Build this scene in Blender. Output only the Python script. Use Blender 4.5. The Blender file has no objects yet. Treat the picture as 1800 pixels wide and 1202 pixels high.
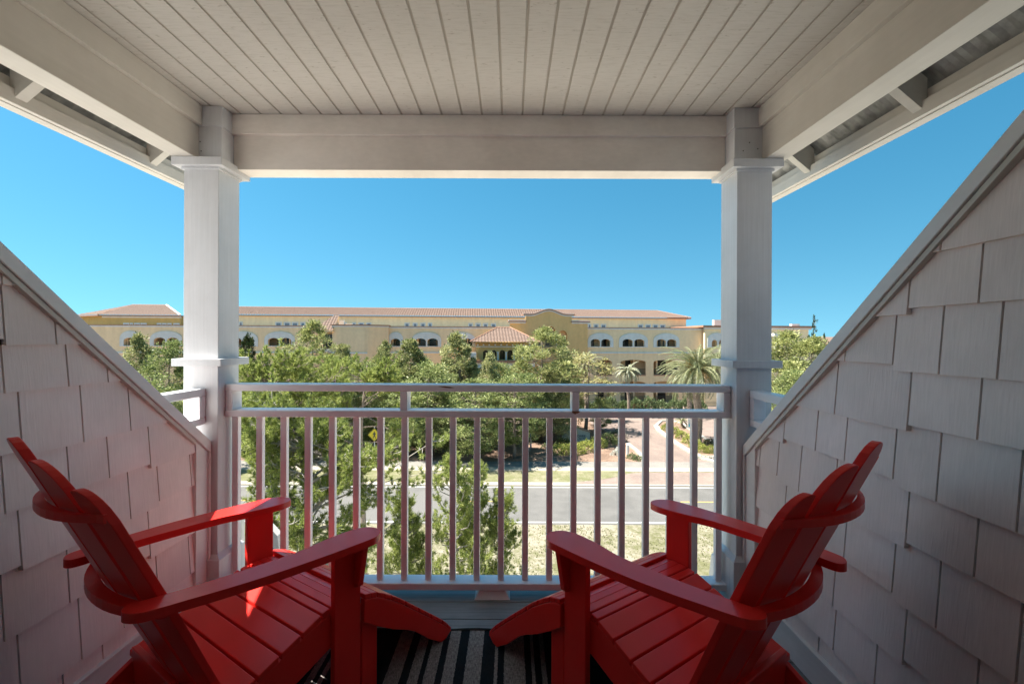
import bpy, bmesh, math, random
import numpy as np
from mathutils import Vector, Matrix
from mathutils.geometry import tessellate_polygon
R = math.radians
SC = bpy.context.scene
COL = SC.collection
rng = random.Random(7)
CAMZ, FPX, VX, VY, ROLL = 1.29, 800.0, 898.0, 595.0, 0.2
GZ = CAMZ - 10.5          # ground level; z = 0 is the balcony deck

# ------------------------------------------------------------------ helpers
def unroll(px, py):
    a = R(ROLL); dx, dy = px-900, py-601
    return 900+dx*math.cos(a)+dy*math.sin(a), 601-dx*math.sin(a)+dy*math.cos(a)
def at(px, py, D):
    x, y = unroll(px, py)
    return Vector(((x-VX)/FPX*D, D, CAMZ-(y-VY)/FPX*D))
def gp(px, py):
    x, y = unroll(px, py)
    D = 10.5*FPX/(y-VY)
    return ((x-VX)/FPX*D, D)

class MB:
    def __init__(s): s.v=[]; s.f=[]
    def add(s, vs, fs):
        n=len(s.v); s.v += [tuple(p) for p in vs]; s.f += [tuple(i+n for i in f) for f in fs]; return s
    def box(s, x0,x1,y0,y1,z0,z1):
        return s.add([(x0,y0,z0),(x1,y0,z0),(x1,y1,z0),(x0,y1,z0),(x0,y0,z1),(x1,y0,z1),(x1,y1,z1),(x0,y1,z1)],
          [(0,3,2,1),(4,5,6,7),(0,1,5,4),(1,2,6,5),(2,3,7,6),(3,0,4,7)])
    def hexa(s, b, t):   # bottom quad, top quad (lists of 4 points)
        return s.add(list(b)+list(t), [(3,2,1,0),(4,5,6,7),(0,1,5,4),(1,2,6,5),(2,3,7,6),(3,0,4,7)])
    def prism(s, poly, axis, a, b, holes=()):
        """extrude a 2-D polygon along axis ('x','y','z') from a to b; holes allowed"""
        def mk(p, h):
            return {'x':(h,p[0],p[1]), 'y':(p[0],h,p[1]), 'z':(p[0],p[1],h)}[axis]
        loops=[list(poly)]+[list(h) for h in holes]
        tris=tessellate_polygon([[Vector((p[0],p[1],0)) for p in l] for l in loops])
        flat=[p for l in loops for p in l]; n=len(flat)
        def area(t):
            (x0,y0),(x1,y1),(x2,y2)=[flat[i][:2] for i in t]; return (x1-x0)*(y2-y0)-(x2-x0)*(y1-y0)
        T=[t if area(t)>0 else (t[0],t[2],t[1]) for t in tris]
        vs=[mk(p,a) for p in flat]+[mk(p,b) for p in flat]
        flip = (axis=='y') != (b<a)
        fs=[]
        for t in T:
            lo=(t[0],t[2],t[1]); hi=tuple(i+n for i in t)
            if flip: lo=lo[::-1]; hi=hi[::-1]
            fs += [lo,hi]
        k=0
        for li,l in enumerate(loops):
            m=len(l); A=sum(l[i][0]*l[(i+1)%m][1]-l[(i+1)%m][0]*l[i][1] for i in range(m))
            for i in range(m):
                j=(i+1)%m; q=(k+i,k+j,k+j+n,k+i+n)
                if (A<0) != (li>0): q=q[::-1]
                if flip: q=q[::-1]
                fs.append(q)
            k+=m
        return s.add(vs,fs)
    def tube(s, pts, rad, n=8, cap=True):
        pts=[Vector(p) for p in pts]
        if not hasattr(rad,'__len__'): rad=[rad]*len(pts)
        base=len(s.v); prev=None
        for i,p in enumerate(pts):
            d=(pts[min(i+1,len(pts)-1)]-pts[max(i-1,0)])
            d = d.normalized() if d.length>1e-9 else Vector((0,0,1))
            if prev is None:
                a=Vector((1,0,0)) if abs(d.x)<.9 else Vector((0,1,0)); u=d.cross(a).normalized()
            else: u=(prev-d*prev.dot(d)).normalized()
            prev=u; w=d.cross(u)
            for k in range(n):
                t=2*math.pi*k/n; s.v.append(tuple(p+(u*math.cos(t)+w*math.sin(t))*rad[i]))
        for i in range(len(pts)-1):
            for k in range(n):
                a=base+i*n+k; b=base+i*n+(k+1)%n; s.f.append((a,b,b+n,a+n))
        if cap:
            s.f.append(tuple(base+k for k in range(n))[::-1]); e=base+(len(pts)-1)*n
            s.f.append(tuple(e+k for k in range(n)))
        return s
    def ball(s, c, r, n=8, m=6, sz=1.0):
        base=len(s.v); s.v.append((c[0],c[1],c[2]+r*sz))
        for i in range(1,m):
            ph=math.pi*i/m
            for k in range(n):
                t=2*math.pi*k/n; s.v.append((c[0]+r*math.sin(ph)*math.cos(t),c[1]+r*math.sin(ph)*math.sin(t),c[2]+r*sz*math.cos(ph)))
        s.v.append((c[0],c[1],c[2]-r*sz)); last=len(s.v)-1
        for k in range(n): s.f.append((base,base+1+k,base+1+(k+1)%n))
        for i in range(m-2):
            for k in range(n):
                a=base+1+i*n+k; b=base+1+i*n+(k+1)%n; s.f.append((a,a+n,b+n,b))
        for k in range(n): s.f.append((last,base+1+(m-2)*n+(k+1)%n,base+1+(m-2)*n+k))
        return s
    def mesh(s, name, mat):
        me=bpy.data.meshes.new(name); me.from_pydata(s.v,[],s.f); me.update()
        if mat: me.materials.append(mat)
        return me
    def build(s, name, mat, parent=None, bevel=0, smooth=False):
        o=bpy.data.objects.new(name, s.mesh(name,mat)); COL.objects.link(o)
        if parent: o.parent=parent
        if smooth:
            for p in o.data.polygons: p.use_smooth=True
        if bevel:
            m=o.modifiers.new('Bevel','BEVEL'); m.width=bevel; m.segments=2; m.limit_method='ANGLE'; m.angle_limit=R(35)
            m.harden_normals=False
        return o

def tag(o, label=None, cat=None, group=None, kind=None):
    if label: o['label']=label
    if cat: o['category']=cat
    if group: o['group']=group
    if kind: o['kind']=kind
    return o
def thing(name, label, cat, loc=(0,0,0), rz=0, group=None):
    o=bpy.data.objects.new(name,None); COL.objects.link(o); o.location=loc; o.rotation_euler=(0,0,rz)
    o.empty_display_size=.2
    return tag(o,label,cat,group)
def copy_tree(o, parent=None):
    c=o.copy(); COL.objects.link(c)
    if parent: c.parent=parent
    for ch in list(o.children): copy_tree(ch,c)
    return c

# ------------------------------------------------------------------ materials
class NT:
    def __init__(s,name):
        s.m=bpy.data.materials.new(name); s.m.use_nodes=True; s.t=s.m.node_tree; s.n=s.t.nodes; s.l=s.t.links
        s.b=s.n['Principled BSDF']; s.out=s.n['Material Output']
    def node(s,t,**k):
        n=s.n.new(t)
        for a,b in k.items():
            if a in ('operation','blend_type','data_type','noise_dimensions','wave_type','bands_direction','feature','distance','interpolation_type','attribute_name','clamp','rings_direction','wave_profile','offset','squash','from_instancer'): setattr(n,a,b)
            else: n.inputs[a].default_value=b
        return n
    def coord(s,scale=(1,1,1),kind='Object',loc=(0,0,0)):
        c=s.n.new('ShaderNodeTexCoord'); mp=s.n.new('ShaderNodeMapping'); mp.inputs['Scale'].default_value=scale; mp.inputs['Location'].default_value=loc
        s.l.new(c.outputs[kind],mp.inputs['Vector']); return mp.outputs['Vector']
    def noise(s,vec,scale,detail=3,rough=.55):
        n=s.n.new('ShaderNodeTexNoise'); n.inputs['Scale'].default_value=scale; n.inputs['Detail'].default_value=detail; n.inputs['Roughness'].default_value=rough
        s.l.new(vec,n.inputs['Vector']); return n.outputs['Fac']
    def ramp(s,fac,stops,interp='LINEAR'):
        r=s.n.new('ShaderNodeValToRGB'); cr=r.color_ramp; cr.interpolation=interp
        while len(cr.elements)>1: cr.elements.remove(cr.elements[-1])
        cr.elements[0].position=stops[0][0]; cr.elements[0].color=tuple(stops[0][1])+(1,)
        for p,c in stops[1:]:
            e=cr.elements.new(p); e.color=tuple(c)+(1,)
        s.l.new(fac,r.inputs['Fac']); return r.outputs['Color']
    def mix(s,fac,a,b,mode='MIX'):
        n=s.n.new('ShaderNodeMix'); n.data_type='RGBA'; n.blend_type=mode
        for i,x in ((0,fac),(6,a),(7,b)):
            if hasattr(x,'links') or isinstance(x,bpy.types.NodeSocket): s.l.new(x,n.inputs[i])
            elif i==0: n.inputs[0].default_value=x
            else: n.inputs[i].default_value=tuple(x)+(1,)
        return n.outputs[2]
    def bump(s,h,strength=.3,dist=.01):
        b=s.n.new('ShaderNodeBump'); b.inputs['Strength'].default_value=strength; b.inputs['Distance'].default_value=dist
        s.l.new(h,b.inputs['Height']); s.l.new(b.outputs['Normal'],s.b.inputs['Normal']); return s
    def col(s,c):
        if isinstance(c,bpy.types.NodeSocket): s.l.new(c,s.b.inputs['Base Color'])
        else: s.b.inputs['Base Color'].default_value=tuple(c)+(1,)
        return s
    def rough(s,r,spec=.5):
        s.b.inputs['Roughness'].default_value=r; s.b.inputs['Specular IOR Level'].default_value=spec; return s

def paint(name, c, grain=(60,60,3), amt=.05, rough=.45, bump=.25, dist=.002, spec=.5, dirt=.12):
    t=NT(name); v=t.coord(grain); n=t.noise(v,1.0,4); v2=t.coord((1,1,1)); n2=t.noise(v2,3.0,4,.6); n3=t.noise(v2,1.1,2)
    a=t.ramp(n,[(.3,[x*(1-amt) for x in c]),(.7,[min(1,x*(1+amt)) for x in c])])
    d=t.ramp(n2,[(.35,(1-dirt,1-dirt*1.05,1-dirt*1.15)),(.65,(1,1,1))])
    d2=t.ramp(n3,[(.3,(1-dirt*.5,)*3),(.7,(1,1,1))])
    t.col(t.mix(1.0,t.mix(1.0,a,d,'MULTIPLY'),d2,'MULTIPLY')).rough(rough,spec)
    return t.bump(n,bump,dist).m
def flat(name,c,rough=.6,amt=.08,scale=8,bump=0,spec=.5,metal=0):
    t=NT(name); v=t.coord(); n=t.noise(v,scale,4)
    t.col(t.ramp(n,[(.3,[x*(1-amt) for x in c]),(.7,[min(1,x*(1+amt)) for x in c])])).rough(rough,spec)
    t.b.inputs['Metallic'].default_value=metal
    if bump: t.bump(n,bump,.01)
    return t.m
M={}
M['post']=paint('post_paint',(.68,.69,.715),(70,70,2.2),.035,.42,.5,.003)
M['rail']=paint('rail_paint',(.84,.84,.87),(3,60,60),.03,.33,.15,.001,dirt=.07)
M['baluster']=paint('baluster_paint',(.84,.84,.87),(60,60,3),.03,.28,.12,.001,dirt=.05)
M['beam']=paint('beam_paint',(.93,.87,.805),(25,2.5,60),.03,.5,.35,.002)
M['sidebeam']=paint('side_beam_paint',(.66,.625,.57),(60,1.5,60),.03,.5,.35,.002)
M['shingle']=paint('shingle_paint',(.93,.815,.775),(150,150,2.5),.035,.6,.28,.003,spec=.35)
_m=M['shingle']; _t=_m.node_tree; _b=_t.nodes['Principled BSDF']; _src=_b.inputs['Base Color'].links[0].from_socket
_g=_t.nodes.new('ShaderNodeNewGeometry'); _r=_t.nodes.new('ShaderNodeMapRange'); _r.inputs[3].default_value=.94; _r.inputs[4].default_value=1.03; _t.links.new(_g.outputs['Random Per Island'],_r.inputs[0])
_x=_t.nodes.new('ShaderNodeVectorMath'); _x.operation='SCALE'; _t.links.new(_src,_x.inputs[0]); _t.links.new(_r.outputs[0],_x.inputs['Scale']); _t.links.new(_x.outputs[0],_b.inputs['Base Color'])
M['trim']=paint('trim_paint',(.82,.80,.79),(50,3,50),.03,.42,.2,.0015)
M['backing']=flat('shingle_backing',(.20,.175,.16),.9)
# ceiling paint with rough-sawn texture
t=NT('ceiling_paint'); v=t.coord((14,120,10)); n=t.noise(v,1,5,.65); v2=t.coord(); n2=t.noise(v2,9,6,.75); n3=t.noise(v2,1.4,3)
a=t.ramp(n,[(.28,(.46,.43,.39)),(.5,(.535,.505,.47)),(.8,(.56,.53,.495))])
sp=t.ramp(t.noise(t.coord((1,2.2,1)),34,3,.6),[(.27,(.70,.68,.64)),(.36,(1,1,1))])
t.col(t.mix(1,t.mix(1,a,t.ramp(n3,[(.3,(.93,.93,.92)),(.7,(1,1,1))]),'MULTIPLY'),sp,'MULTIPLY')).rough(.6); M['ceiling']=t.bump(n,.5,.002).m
M['groove']=flat('groove_wood',(.42,.385,.335),.8)  # darker wood tone behind the gaps between ceiling planks
M['red']=None
t=NT('red_lumber'); v=t.coord((1,1,1)); n=t.noise(v,180,2); n2=t.noise(v,3,3)
t.col(t.ramp(n2,[(.3,(.80,.026,.020)),(.7,(.87,.034,.026))])).rough(.29,.42); t.bump(n,.12,.0006); M['red']=t.m
t=NT('deck_boards'); v=t.coord((3,50,50)); n=t.noise(v,1,6,.65); n2=t.noise(t.coord(),4,3)
c=t.ramp(n,[(.25,(.15,.155,.155)),(.5,(.25,.255,.25)),(.8,(.34,.34,.33))])
t.col(t.mix(1,c,t.ramp(n2,[(.3,(.75,.75,.75)),(.7,(1,1,1))]),'MULTIPLY')).rough(.55); M['deck']=t.bump(n,.5,.003).m
# rug stripes
gs=[(-1.0,-.93),(-.90,-.80),(-.765,-.735),(-.72,-.70),(-.655,-.615),(-.60,-.585),(-.474,-.412),(-.386,-.344),(-.323,-.282),(-.255,-.214),(-.173,-.114),(-.062,-.046),(-.022,.063),(.084,.099),(.125,.140),(.19,.26)]
t=NT('rug_weave'); cc=t.n.new('ShaderNodeTexCoord'); sx=t.n.new('ShaderNodeSeparateXYZ'); t.l.new(cc.outputs['Object'],sx.inputs[0])
mr=t.n.new('ShaderNodeMapRange'); mr.inputs[1].default_value=-1.0; mr.inputs[2].default_value=.62; t.l.new(sx.outputs[0],mr.inputs[0])
wob=t.noise(t.coord((1,9,1)),14,2); ad=t.n.new('ShaderNodeMath'); ad.operation='MULTIPLY_ADD'; ad.inputs[1].default_value=.004; t.l.new(wob,ad.inputs[0]); t.l.new(mr.outputs[0],ad.inputs[2])
bl=(.016,.016,.018); gr=(.40,.37,.345); stops=[]
for a,b in gs[:15]:
    stops += [((a+1)/1.62,gr),((b+1)/1.62,bl)]
rc=t.ramp(ad.outputs[0],stops,'CONSTANT')
wv=t.noise(t.coord((420,45,1)),1,3,.7); wv2=t.noise(t.coord((55,300,1)),1,3,.6)
rc2=t.mix(1,rc,t.ramp(wv,[(.38,(.35,.34,.34)),(.62,(1.0,1.0,1.0))]),'MULTIPLY')
rc3=t.mix(1,rc2,t.ramp(wv2,[(.35,(.6,.6,.6)),(.6,(1,1,1))]),'MULTIPLY')
t.col(rc3).rough(.9,.2); M['rug']=t.bump(wv,.6,.002).m
M['metal']=flat('galvanised_roof',(.30,.30,.29),.5,.35,18,.2,metal=.3)
M['drip']=flat('dark_drip_edge',(.06,.055,.05),.7)
M['rust']=flat('bare_rusty_wood',(.22,.11,.06),.8,.3,60)
M['glass']=flat('dark_glass',(.02,.022,.024),.08)
M['whitewall']=paint('house_siding',(.70,.68,.65),(2,2,30),.03,.6)
M['shroof']=flat('standing_seam_roof',(.40,.395,.385),.45,.1,5)

# ------------------------------------------------------------------ balcony
XL0,XL1=-1.583,-1.415    # left post
XR0,XR1=1.092,1.261      # right post
YP0,YP1=2.2,2.368

deck=MB()
y=-0.9; seam=2.2338
ys=[]; k=seam+.137*3
while k>-0.95: ys.append(k); k-=.137
for a in ys:
    x=-1.47-.12; nxt=a+.137-.005
    y1=min(nxt,2.47)
    if a>=2.47: continue
    deck.box(-1.60,1.30,a,y1,-.028,0.0)
deck.box(-1.60,1.30,-.95,2.47,-.08,-.04)
tag(deck.build('deck',M['deck'],bevel=.0015),kind='structure')

def collar(mb, x0,x1,y0,y1,z0,z1,p):
    mb.box(x0-p,x1+p,y0-p,y1+p,z0,z1)
def post(x0,x1,label):
    c=((x0+x1)/2,(YP0+YP1)/2,0)
    th=thing('porch_post',label,'post',c,group='white square posts at the front of the balcony')
    hx=(x1-x0)/2; hy=(YP1-YP0)/2
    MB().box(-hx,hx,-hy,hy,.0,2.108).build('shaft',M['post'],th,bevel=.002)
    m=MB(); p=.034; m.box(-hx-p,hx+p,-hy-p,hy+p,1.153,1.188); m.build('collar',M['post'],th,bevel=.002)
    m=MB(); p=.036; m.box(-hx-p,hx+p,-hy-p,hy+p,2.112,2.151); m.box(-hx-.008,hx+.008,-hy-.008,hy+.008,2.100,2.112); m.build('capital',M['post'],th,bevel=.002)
    m=MB(); p=.022
    m.box(-hx-p,hx+p,-hy-p,hy+p,.001,.222)
    m.hexa([(-hx-p,-hy-p,.222),(hx+p,-hy-p,.222),(hx+p,hy+p,.222),(-hx-p,hy+p,.222)],[(-hx-.002,-hy-.002,.243),(hx+.002,-hy-.002,.243),(hx+.002,hy+.002,.243),(-hx-.002,hy+.002,.243)])
    m.build('plinth',M['post'],th)
    return th
post(XL0,XL1,'white square wooden post on the left side of the balcony railing')
post(XR0,XR1,'white square wooden post on the right side of the balcony railing')

# roof of the porch
rf=thing('porch_roof','white painted porch roof with plank ceiling, beams and open rafter tails over the balcony','porch roof',(0,0,2.1))
def rp(mb,name,mat,bev=0): # geometry given in world z, shift into parent's frame
    mb.v=[(a,b,c-2.1) for a,b,c in mb.v]; return mb.build(name,mat,rf,bevel=bev)
m=MB(); g=-.0465-.10030*14-.0
xs=[-.0465+.1003*k for k in range(-15,14)]
for a,b in zip(xs[:-1],xs[1:]):
    a2=max(a+.0045,-1.51); b2=min(b-.0045,1.21)
    if b2>a2: m.box(a2,b2,-.95,2.32,2.405,2.4094)
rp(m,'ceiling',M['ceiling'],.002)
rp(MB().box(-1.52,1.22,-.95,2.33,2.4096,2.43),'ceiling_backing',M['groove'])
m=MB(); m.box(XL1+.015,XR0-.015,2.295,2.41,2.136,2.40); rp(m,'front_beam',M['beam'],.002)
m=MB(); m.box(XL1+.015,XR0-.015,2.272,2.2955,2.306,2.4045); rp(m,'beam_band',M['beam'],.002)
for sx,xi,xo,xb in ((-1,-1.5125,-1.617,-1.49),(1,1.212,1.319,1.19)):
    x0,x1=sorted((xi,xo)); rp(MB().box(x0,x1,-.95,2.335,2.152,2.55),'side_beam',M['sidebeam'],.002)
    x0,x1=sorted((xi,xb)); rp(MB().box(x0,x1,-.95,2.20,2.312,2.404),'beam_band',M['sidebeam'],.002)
# stubs above the capitals
for x0,x1 in ((XL0+.03,XL1+.014),(XR0-.014,XR1-.03)):
    m=MB(); m.box(x0,x1,2.20,2.36,2.152,2.309); m.box(x0-.006,x1+.006,2.192,2.362,2.309,2.4048)
    rp(m,'post_head',M['post'],.002)
m=MB()
for x0,zz,yy in ((-1.53,2.205,2.1985),(-1.505,2.235,2.1985),(-1.52,2.265,2.1985),(-1.50,2.19,2.1985),(1.12,2.2,2.1985),(1.15,2.24,2.1985),(1.19,2.21,2.1985)):
    m.tube([(x0,yy,zz),(x0,yy+.004,zz)],.0028,8)
rp(m,'nail_heads',M['drip'])
CX0=-.135
YE=2.93
for sx,xo,ft in ((1,1.636,0),(-1,-1.90,0)):
    xi=xo-sx*.045; a,b=sorted((xo,xi))
    m=MB(); m.box(a,b,-.95,YE-.03,2.145,2.25)
    a,b=sorted((xi,xi-sx*.022)); m.box(a,b,-.95,YE-.03,2.149,2.205)
    rp(m,'fascia',M['sidebeam'],.002)
    sl=.84
    def rz(x): return 2.262+(abs(xo-CX0)-abs(x-CX0))*sl
    ylist=[1.14,1.76,2.41,2.86] if sx>0 else [1.09,1.70,2.33,2.86]
    for yc in [-.8,-.15,.48]+ylist:
        xa=xo-sx*.047; xb=xo-sx*.33
        lo=lambda x: 2.147+abs(xo-sx*.036-x)*sl
        pts=[(xa,lo(xa)),(xb,lo(xb)),(xb,rz(xb)-.012),(xa,rz(xa)-.012)]
        m=MB(); m.prism(pts,'y',yc-.021,yc+.021); rp(m,'rafter_tail',M['sidebeam'],.0015)
    # corrugated metal sheet: wave along y
    m=MB(); ny=int((YE+1.0)/.0225); V=[];F=[]
    xe=xo+sx*.028
    for j in range(ny+1):
        yy=-.95+j*(YE+.98)/ny; wv=.007*math.sin(2*math.pi*yy/.09)
        for (x,off) in ((xe,0),(CX0,0),(CX0,.004),(xe,.004)):
            V.append((x,yy,rz(x)+wv+off))
    for j in range(ny):
        for k in range(4):
            a=j*4+k; b=j*4+(k+1)%4; F.append((a,b,b+4,a+4))
    m.add(V,F); m.f += [(3,2,1,0),tuple(ny*4+i for i in range(4))]
    rp(m,'roof_sheet',M['metal'])
    m=MB(); a,b=sorted((xo+sx*.004,xo+sx*.034)); m.box(a,b,YE-.16,YE+.0,2.205,2.252); rp(m,'drip_edge',M['drip'])
    # rake board closing the far end
    m=MB(); m.prism([(xo,rz(xo)-.05),(CX0,rz(CX0)-.05),(CX0,rz(CX0)-.012),(xo,rz(xo)-.012)],'y',YE-.03,YE-.004); rp(m,'rake_board',M['sidebeam'])
    xw=1.30 if sx>0 else -1.60
    m=MB(); m.prism([(xw,2.435),(CX0,2.435),(CX0,rz(CX0)-.03),(xw,rz(xw)-.03)],'y',2.335,2.40); rp(m,'gable',M['whitewall'])

# knee walls with staggered shingles
def clip(poly, f):
    out=[]; n=len(poly)
    for i in range(n):
        a,b=poly[i],poly[(i+1)%n]; fa,fb=f(a),f(b)
        if fa>=0: out.append(a)
        if (fa>=0)!=(fb>=0):
            t=fa/(fa-fb); out.append((a[0]+(b[0]-a[0])*t,a[1]+(b[1]-a[1])*t))
    return out
def knee(side, X, z0, slots, tops, label):
    s=side; th=thing('shingled_wall',label,'wall',(X,1.0,0),group='sloping shingled side walls of the balcony')
    SLP=.848; ztop=lambda y: z0+(2.196-y)*SLP            # cap's upper edge
    def q(mb,name,mat,bev=0):
        mb.v=[(a-X,b-1.0,c) for a,b,c in mb.v]; return mb.build(name,mat,th,bevel=bev)
    yt=2.196-(2.15-z0)/SLP
    body=[(-.95,.0),(2.19,.0),(2.19,ztop(2.19)-.062),(yt-.07,2.15),(-.95,2.15)]
    m=MB(); m.prism(body,'x',*(sorted((X+s*.006,X+s*.13)))); q(m,'wall_core',M['backing'])
    m=MB(); m.prism(body,'x',*(sorted((X+s*.1305,X+s*.142)))); q(m,'outer_siding',M['whitewall'])
    sh=MB()
    rake=lambda p: (ztop(p[0])-.075)-p[1]
    lim=2.118
    for i,(zt,zb) in enumerate(zip(tops[:-1],tops[1:])):
        edges=slots[i%len(slots)] if i<len(slots) else slots[i%2]
        es=sorted(edges)
        k=0; e=es[0]
        while e>-.95: k+=1; e-=(.195,.147,.24,.15,.29)[(k+i)%5]; es.insert(0,e)
        es=[x for x in es if x<lim-.02]+[lim]
        for j,(a,b) in enumerate(zip(es[:-1],es[1:])):
            drop=.009 if (i*3+j*2+(j//3))%2 else -.009
            p=[(a+.0028,zb+drop),(b-.0028,zb+drop),(b-.0028,zt+.012),(a+.0028,zt+.012)]
            p=clip(p,rake); p=clip(p,lambda q:q[1]-.128); p=clip(p,lambda q:2.15-q[1])
            if len(p)<3: continue
            n=len(p)
            off=lambda z: .001+.014*(zt-z)/(zt-zb)
            zs=[pp[1] for pp in p]
            vs=[(X+s*.006,pp[0],pp[1]) for pp in p]+[(X-s*off(pp[1]),pp[0],pp[1]) for pp in p]
            fr=tuple(range(n,2*n)); bk=tuple(range(n))[::-1]
            sd=[(k,(k+1)%n,(k+1)%n+n,k+n) for k in range(n)]
            fs=[fr,bk]+sd
            if s>0: fs=[f[::-1] for f in fs]
            sh.add(vs,fs)
    q(sh,'shingles',M['shingle'],.0004)
    # base trim, corner board, cap
    m=MB(); a,b=sorted((X-s*.018,X+s*.006)); m.box(a,b,-.95,2.178,.002,.118); m.box(*sorted((X-s*.023,X+s*.004)),-.95,2.178,.118,.128); q(m,'base_trim',M['trim'],.002)
    m=MB(); a,b=sorted((X-s*.020,X+s*.006)); m.prism([(2.105,.129),(2.183,.129),(2.183,ztop(2.183)-.058),(2.105,ztop(2.105)-.058)],'x',a,b)
    q(m,'corner_board',M['trim'],.0015)
    m=MB(); a,b=sorted((X-s*.030,X+s*.165)); yy0=2.196
    m.prism([(yy0,z0),(yt-.05,2.15+.05*SLP),(yt-.05,2.15+.05*SLP-.055),(yy0,z0-.055)],'x',a,b)
    m.prism([(2.196,.002),(2.196,z0-.056),(2.183,z0-.045),(2.183,.002)],'x',a,b)
    q(m,'cap',M['trim'],.003)
    m=MB(); a,b=sorted((X-s*.023,X+s*.005)); m.prism([(2.10,ztop(2.10)-.0565),(yt-.05,ztop(yt-.05)-.0565),(yt-.05,ztop(yt-.05)-.076),(2.10,ztop(2.10)-.076)],'x',a,b)
    q(m,'cap_moulding',M['sidebeam'],.001)
    return th
topsR=[2.22,2.05,1.88,1.705,1.535,1.372,1.208,1.038,.868,.70,.53,.36,.19,.02]
e1=[1.207,1.354,1.549,1.697,1.894,2.04]; e2=[1.108,1.303,1.595,1.793,1.942]
rows=[]
A=[1.02,1.203,1.354]; B=[.9,1.106,1.303]
slR=[A,B,A,[.81,.96,1.203],[.76,.9,1.106,1.303],[1.062,1.207,1.354,1.549],[1.0,1.108,1.303,1.595],[1.02,1.213,1.352,1.549,1.697,1.894],
     [.97,1.115,1.308,1.598,1.793,1.942,2.08],[1.02,1.213,1.354,1.551,1.697,1.89],[1.112,1.315,1.602,1.80,1.95],[1.02,1.213,1.42,1.60,1.8,1.95],[1.2,1.4,1.69,1.88]]
knee(1,1.15,.779,slR,topsR,'shingled side wall sloping down to the right post behind the right chair')
topsL=[2.13,1.96,1.79,1.62,1.45,1.275,1.118,.94,.768,.60,.40,.20,.02]
slL=[A,B,A,B,[1.14,1.312,1.46],[1.14,1.312,1.503,1.65],[1.2,1.36,1.555,1.748],[1.12,1.315,1.508,1.657,1.846],[1.17,1.36,1.56,1.749,1.893,2.085],[1.12,1.314,1.509,1.65,1.846],[1.2,1.36,1.551,1.72,1.889,2.078],[1.1,1.3,1.497,1.642,1.9]]
knee(-1,-1.473,.79,slL,topsL,'shingled side wall sloping down to the left post behind the left chair')

# railing
rail=thing('balcony_railing','white wooden railing with square balusters between the two posts','railing',(0,2.30,0))
def rq(mb,name,mat,par=None,bev=.003):
    mb.v=[(a,b-2.30,c) for a,b,c in mb.v]; return mb.build(name,mat,par or rail,bevel=bev)
xa,xb=XL1+.001,XR0-.001
tr=rq(MB().box(xa,xb,2.25,2.34,1.026,1.060),'top_rail',M['rail'],bev=.005)
rq(MB().box(xa,xb,2.25,2.34,.898,.932),'middle_rail',M['rail'],bev=.005)
rq(MB().box(xa,xb,2.25,2.34,.044,.078),'bottom_rail',M['rail'],bev=.004)
for x in (xa,-.548,.305,xb-.035): rq(MB().box(x,x+.035,2.254,2.336,.9325,1.0255),'spacer_block',M['rail'],bev=.002)
for i in range(21):
    x=-1.382+.1214*i
    rq(MB().box(x-.0155,x+.0155,2.281,2.311,.0785,.8975),'baluster',M['baluster'],bev=.0035)
m=MB(); cx=-.088; m.hexa([(cx-.088,2.245,.001),(cx+.088,2.245,.001),(cx+.088,2.345,.001),(cx-.088,2.345,.001)],[(cx-.062,2.262,.0435),(cx+.062,2.262,.0435),(cx+.062,2.335,.0435),(cx-.062,2.335,.0435)])
rq(m,'foot_block',M['rail'],bev=.001)
m=MB(); m.prism([(-.36,1.053),(-.325,1.0535),(-.275,1.047),(-.30,1.0445),(-.325,1.0465)],'y',2.2485,2.2502); rq(m,'bare_wood_chip',M['rust'],bev=0)
m=MB(); m.prism([(.302,.9325),(.345,.9325),(.335,.924),(.318,.917),(.305,.925)],'y',2.2487,2.2502); rq(m,'rust_stain',M['rust'],bev=0)

def side_rail(s,X,label):
    th=thing('side_rail',label,'railing',(X,2.19,0),group='short side rails running back from the posts')
    a,b=sorted((0,s*.062))
    for nm,z0,z1,L in (('top_rail',1.008,1.046,.42),('middle_rail',.872,.906,.30)):
        MB().box(a,b,-L,.009,z0,z1).build(nm,M['rail'],th,bevel=.005)
    MB().box(a+.002,b-.002,-.03,.009,.9065,1.0075).build('end_block',M['rail'],th,bevel=.002)
side_rail(-1,-1.473,'short white side rail running back from the left post over the sloping wall')
side_rail(1,1.152,'short white side rail running back from the right post over the sloping wall')

# house: back wall, side roof slopes, body below
hs=thing('house','pale shingled house carrying the balcony in its attic dormer','house',(0,0,0))
m=MB(); m.prism([(-1.62,0),(1.32,0),(1.32,2.5),(-1.62,2.5)],'y',-1.06,-.955,holes=[[(-1.0,.05),(.7,.05),(.7,2.1),(-1.0,2.1)]]); m.build('back_wall',M['shingle'],hs)
dr=MB(); dr.prism([(-1.0,.05),(.7,.05),(.7,2.1),(-1.0,2.1)],'y',-1.03,-.97,holes=[[(-.92,.15),(-.19,.15),(-.19,2.02),(-.92,2.02)],[(-.11,.15),(.62,.15),(.62,2.02),(-.11,2.02)]])
dr=dr.build('door',M['trim'],hs); MB().box(-.95,.65,-1.01,-1.0,.1,2.05).build('pane',M['glass'],dr)
for s,x0,x1 in ((-1,-1.625,-7.0),(1,1.325,7.0)):
    a,b=sorted((x0,x1)); 
    zr=lambda y: .66+(2.2-y)*.848
    m=MB(); m.prism([(2.75,zr(2.75)),(2.75,zr(2.75)-.12),(-4.5,zr(-4.5)-.12),(-4.5,zr(-4.5))],'x',a,b); m.build('roof_slope',M['shroof'],hs)
    m=MB(); m.box(a,b,2.751,2.785,zr(2.75)-.16,zr(2.75)+.01); m.build('eave_board',M['whitewall'],hs)
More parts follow.
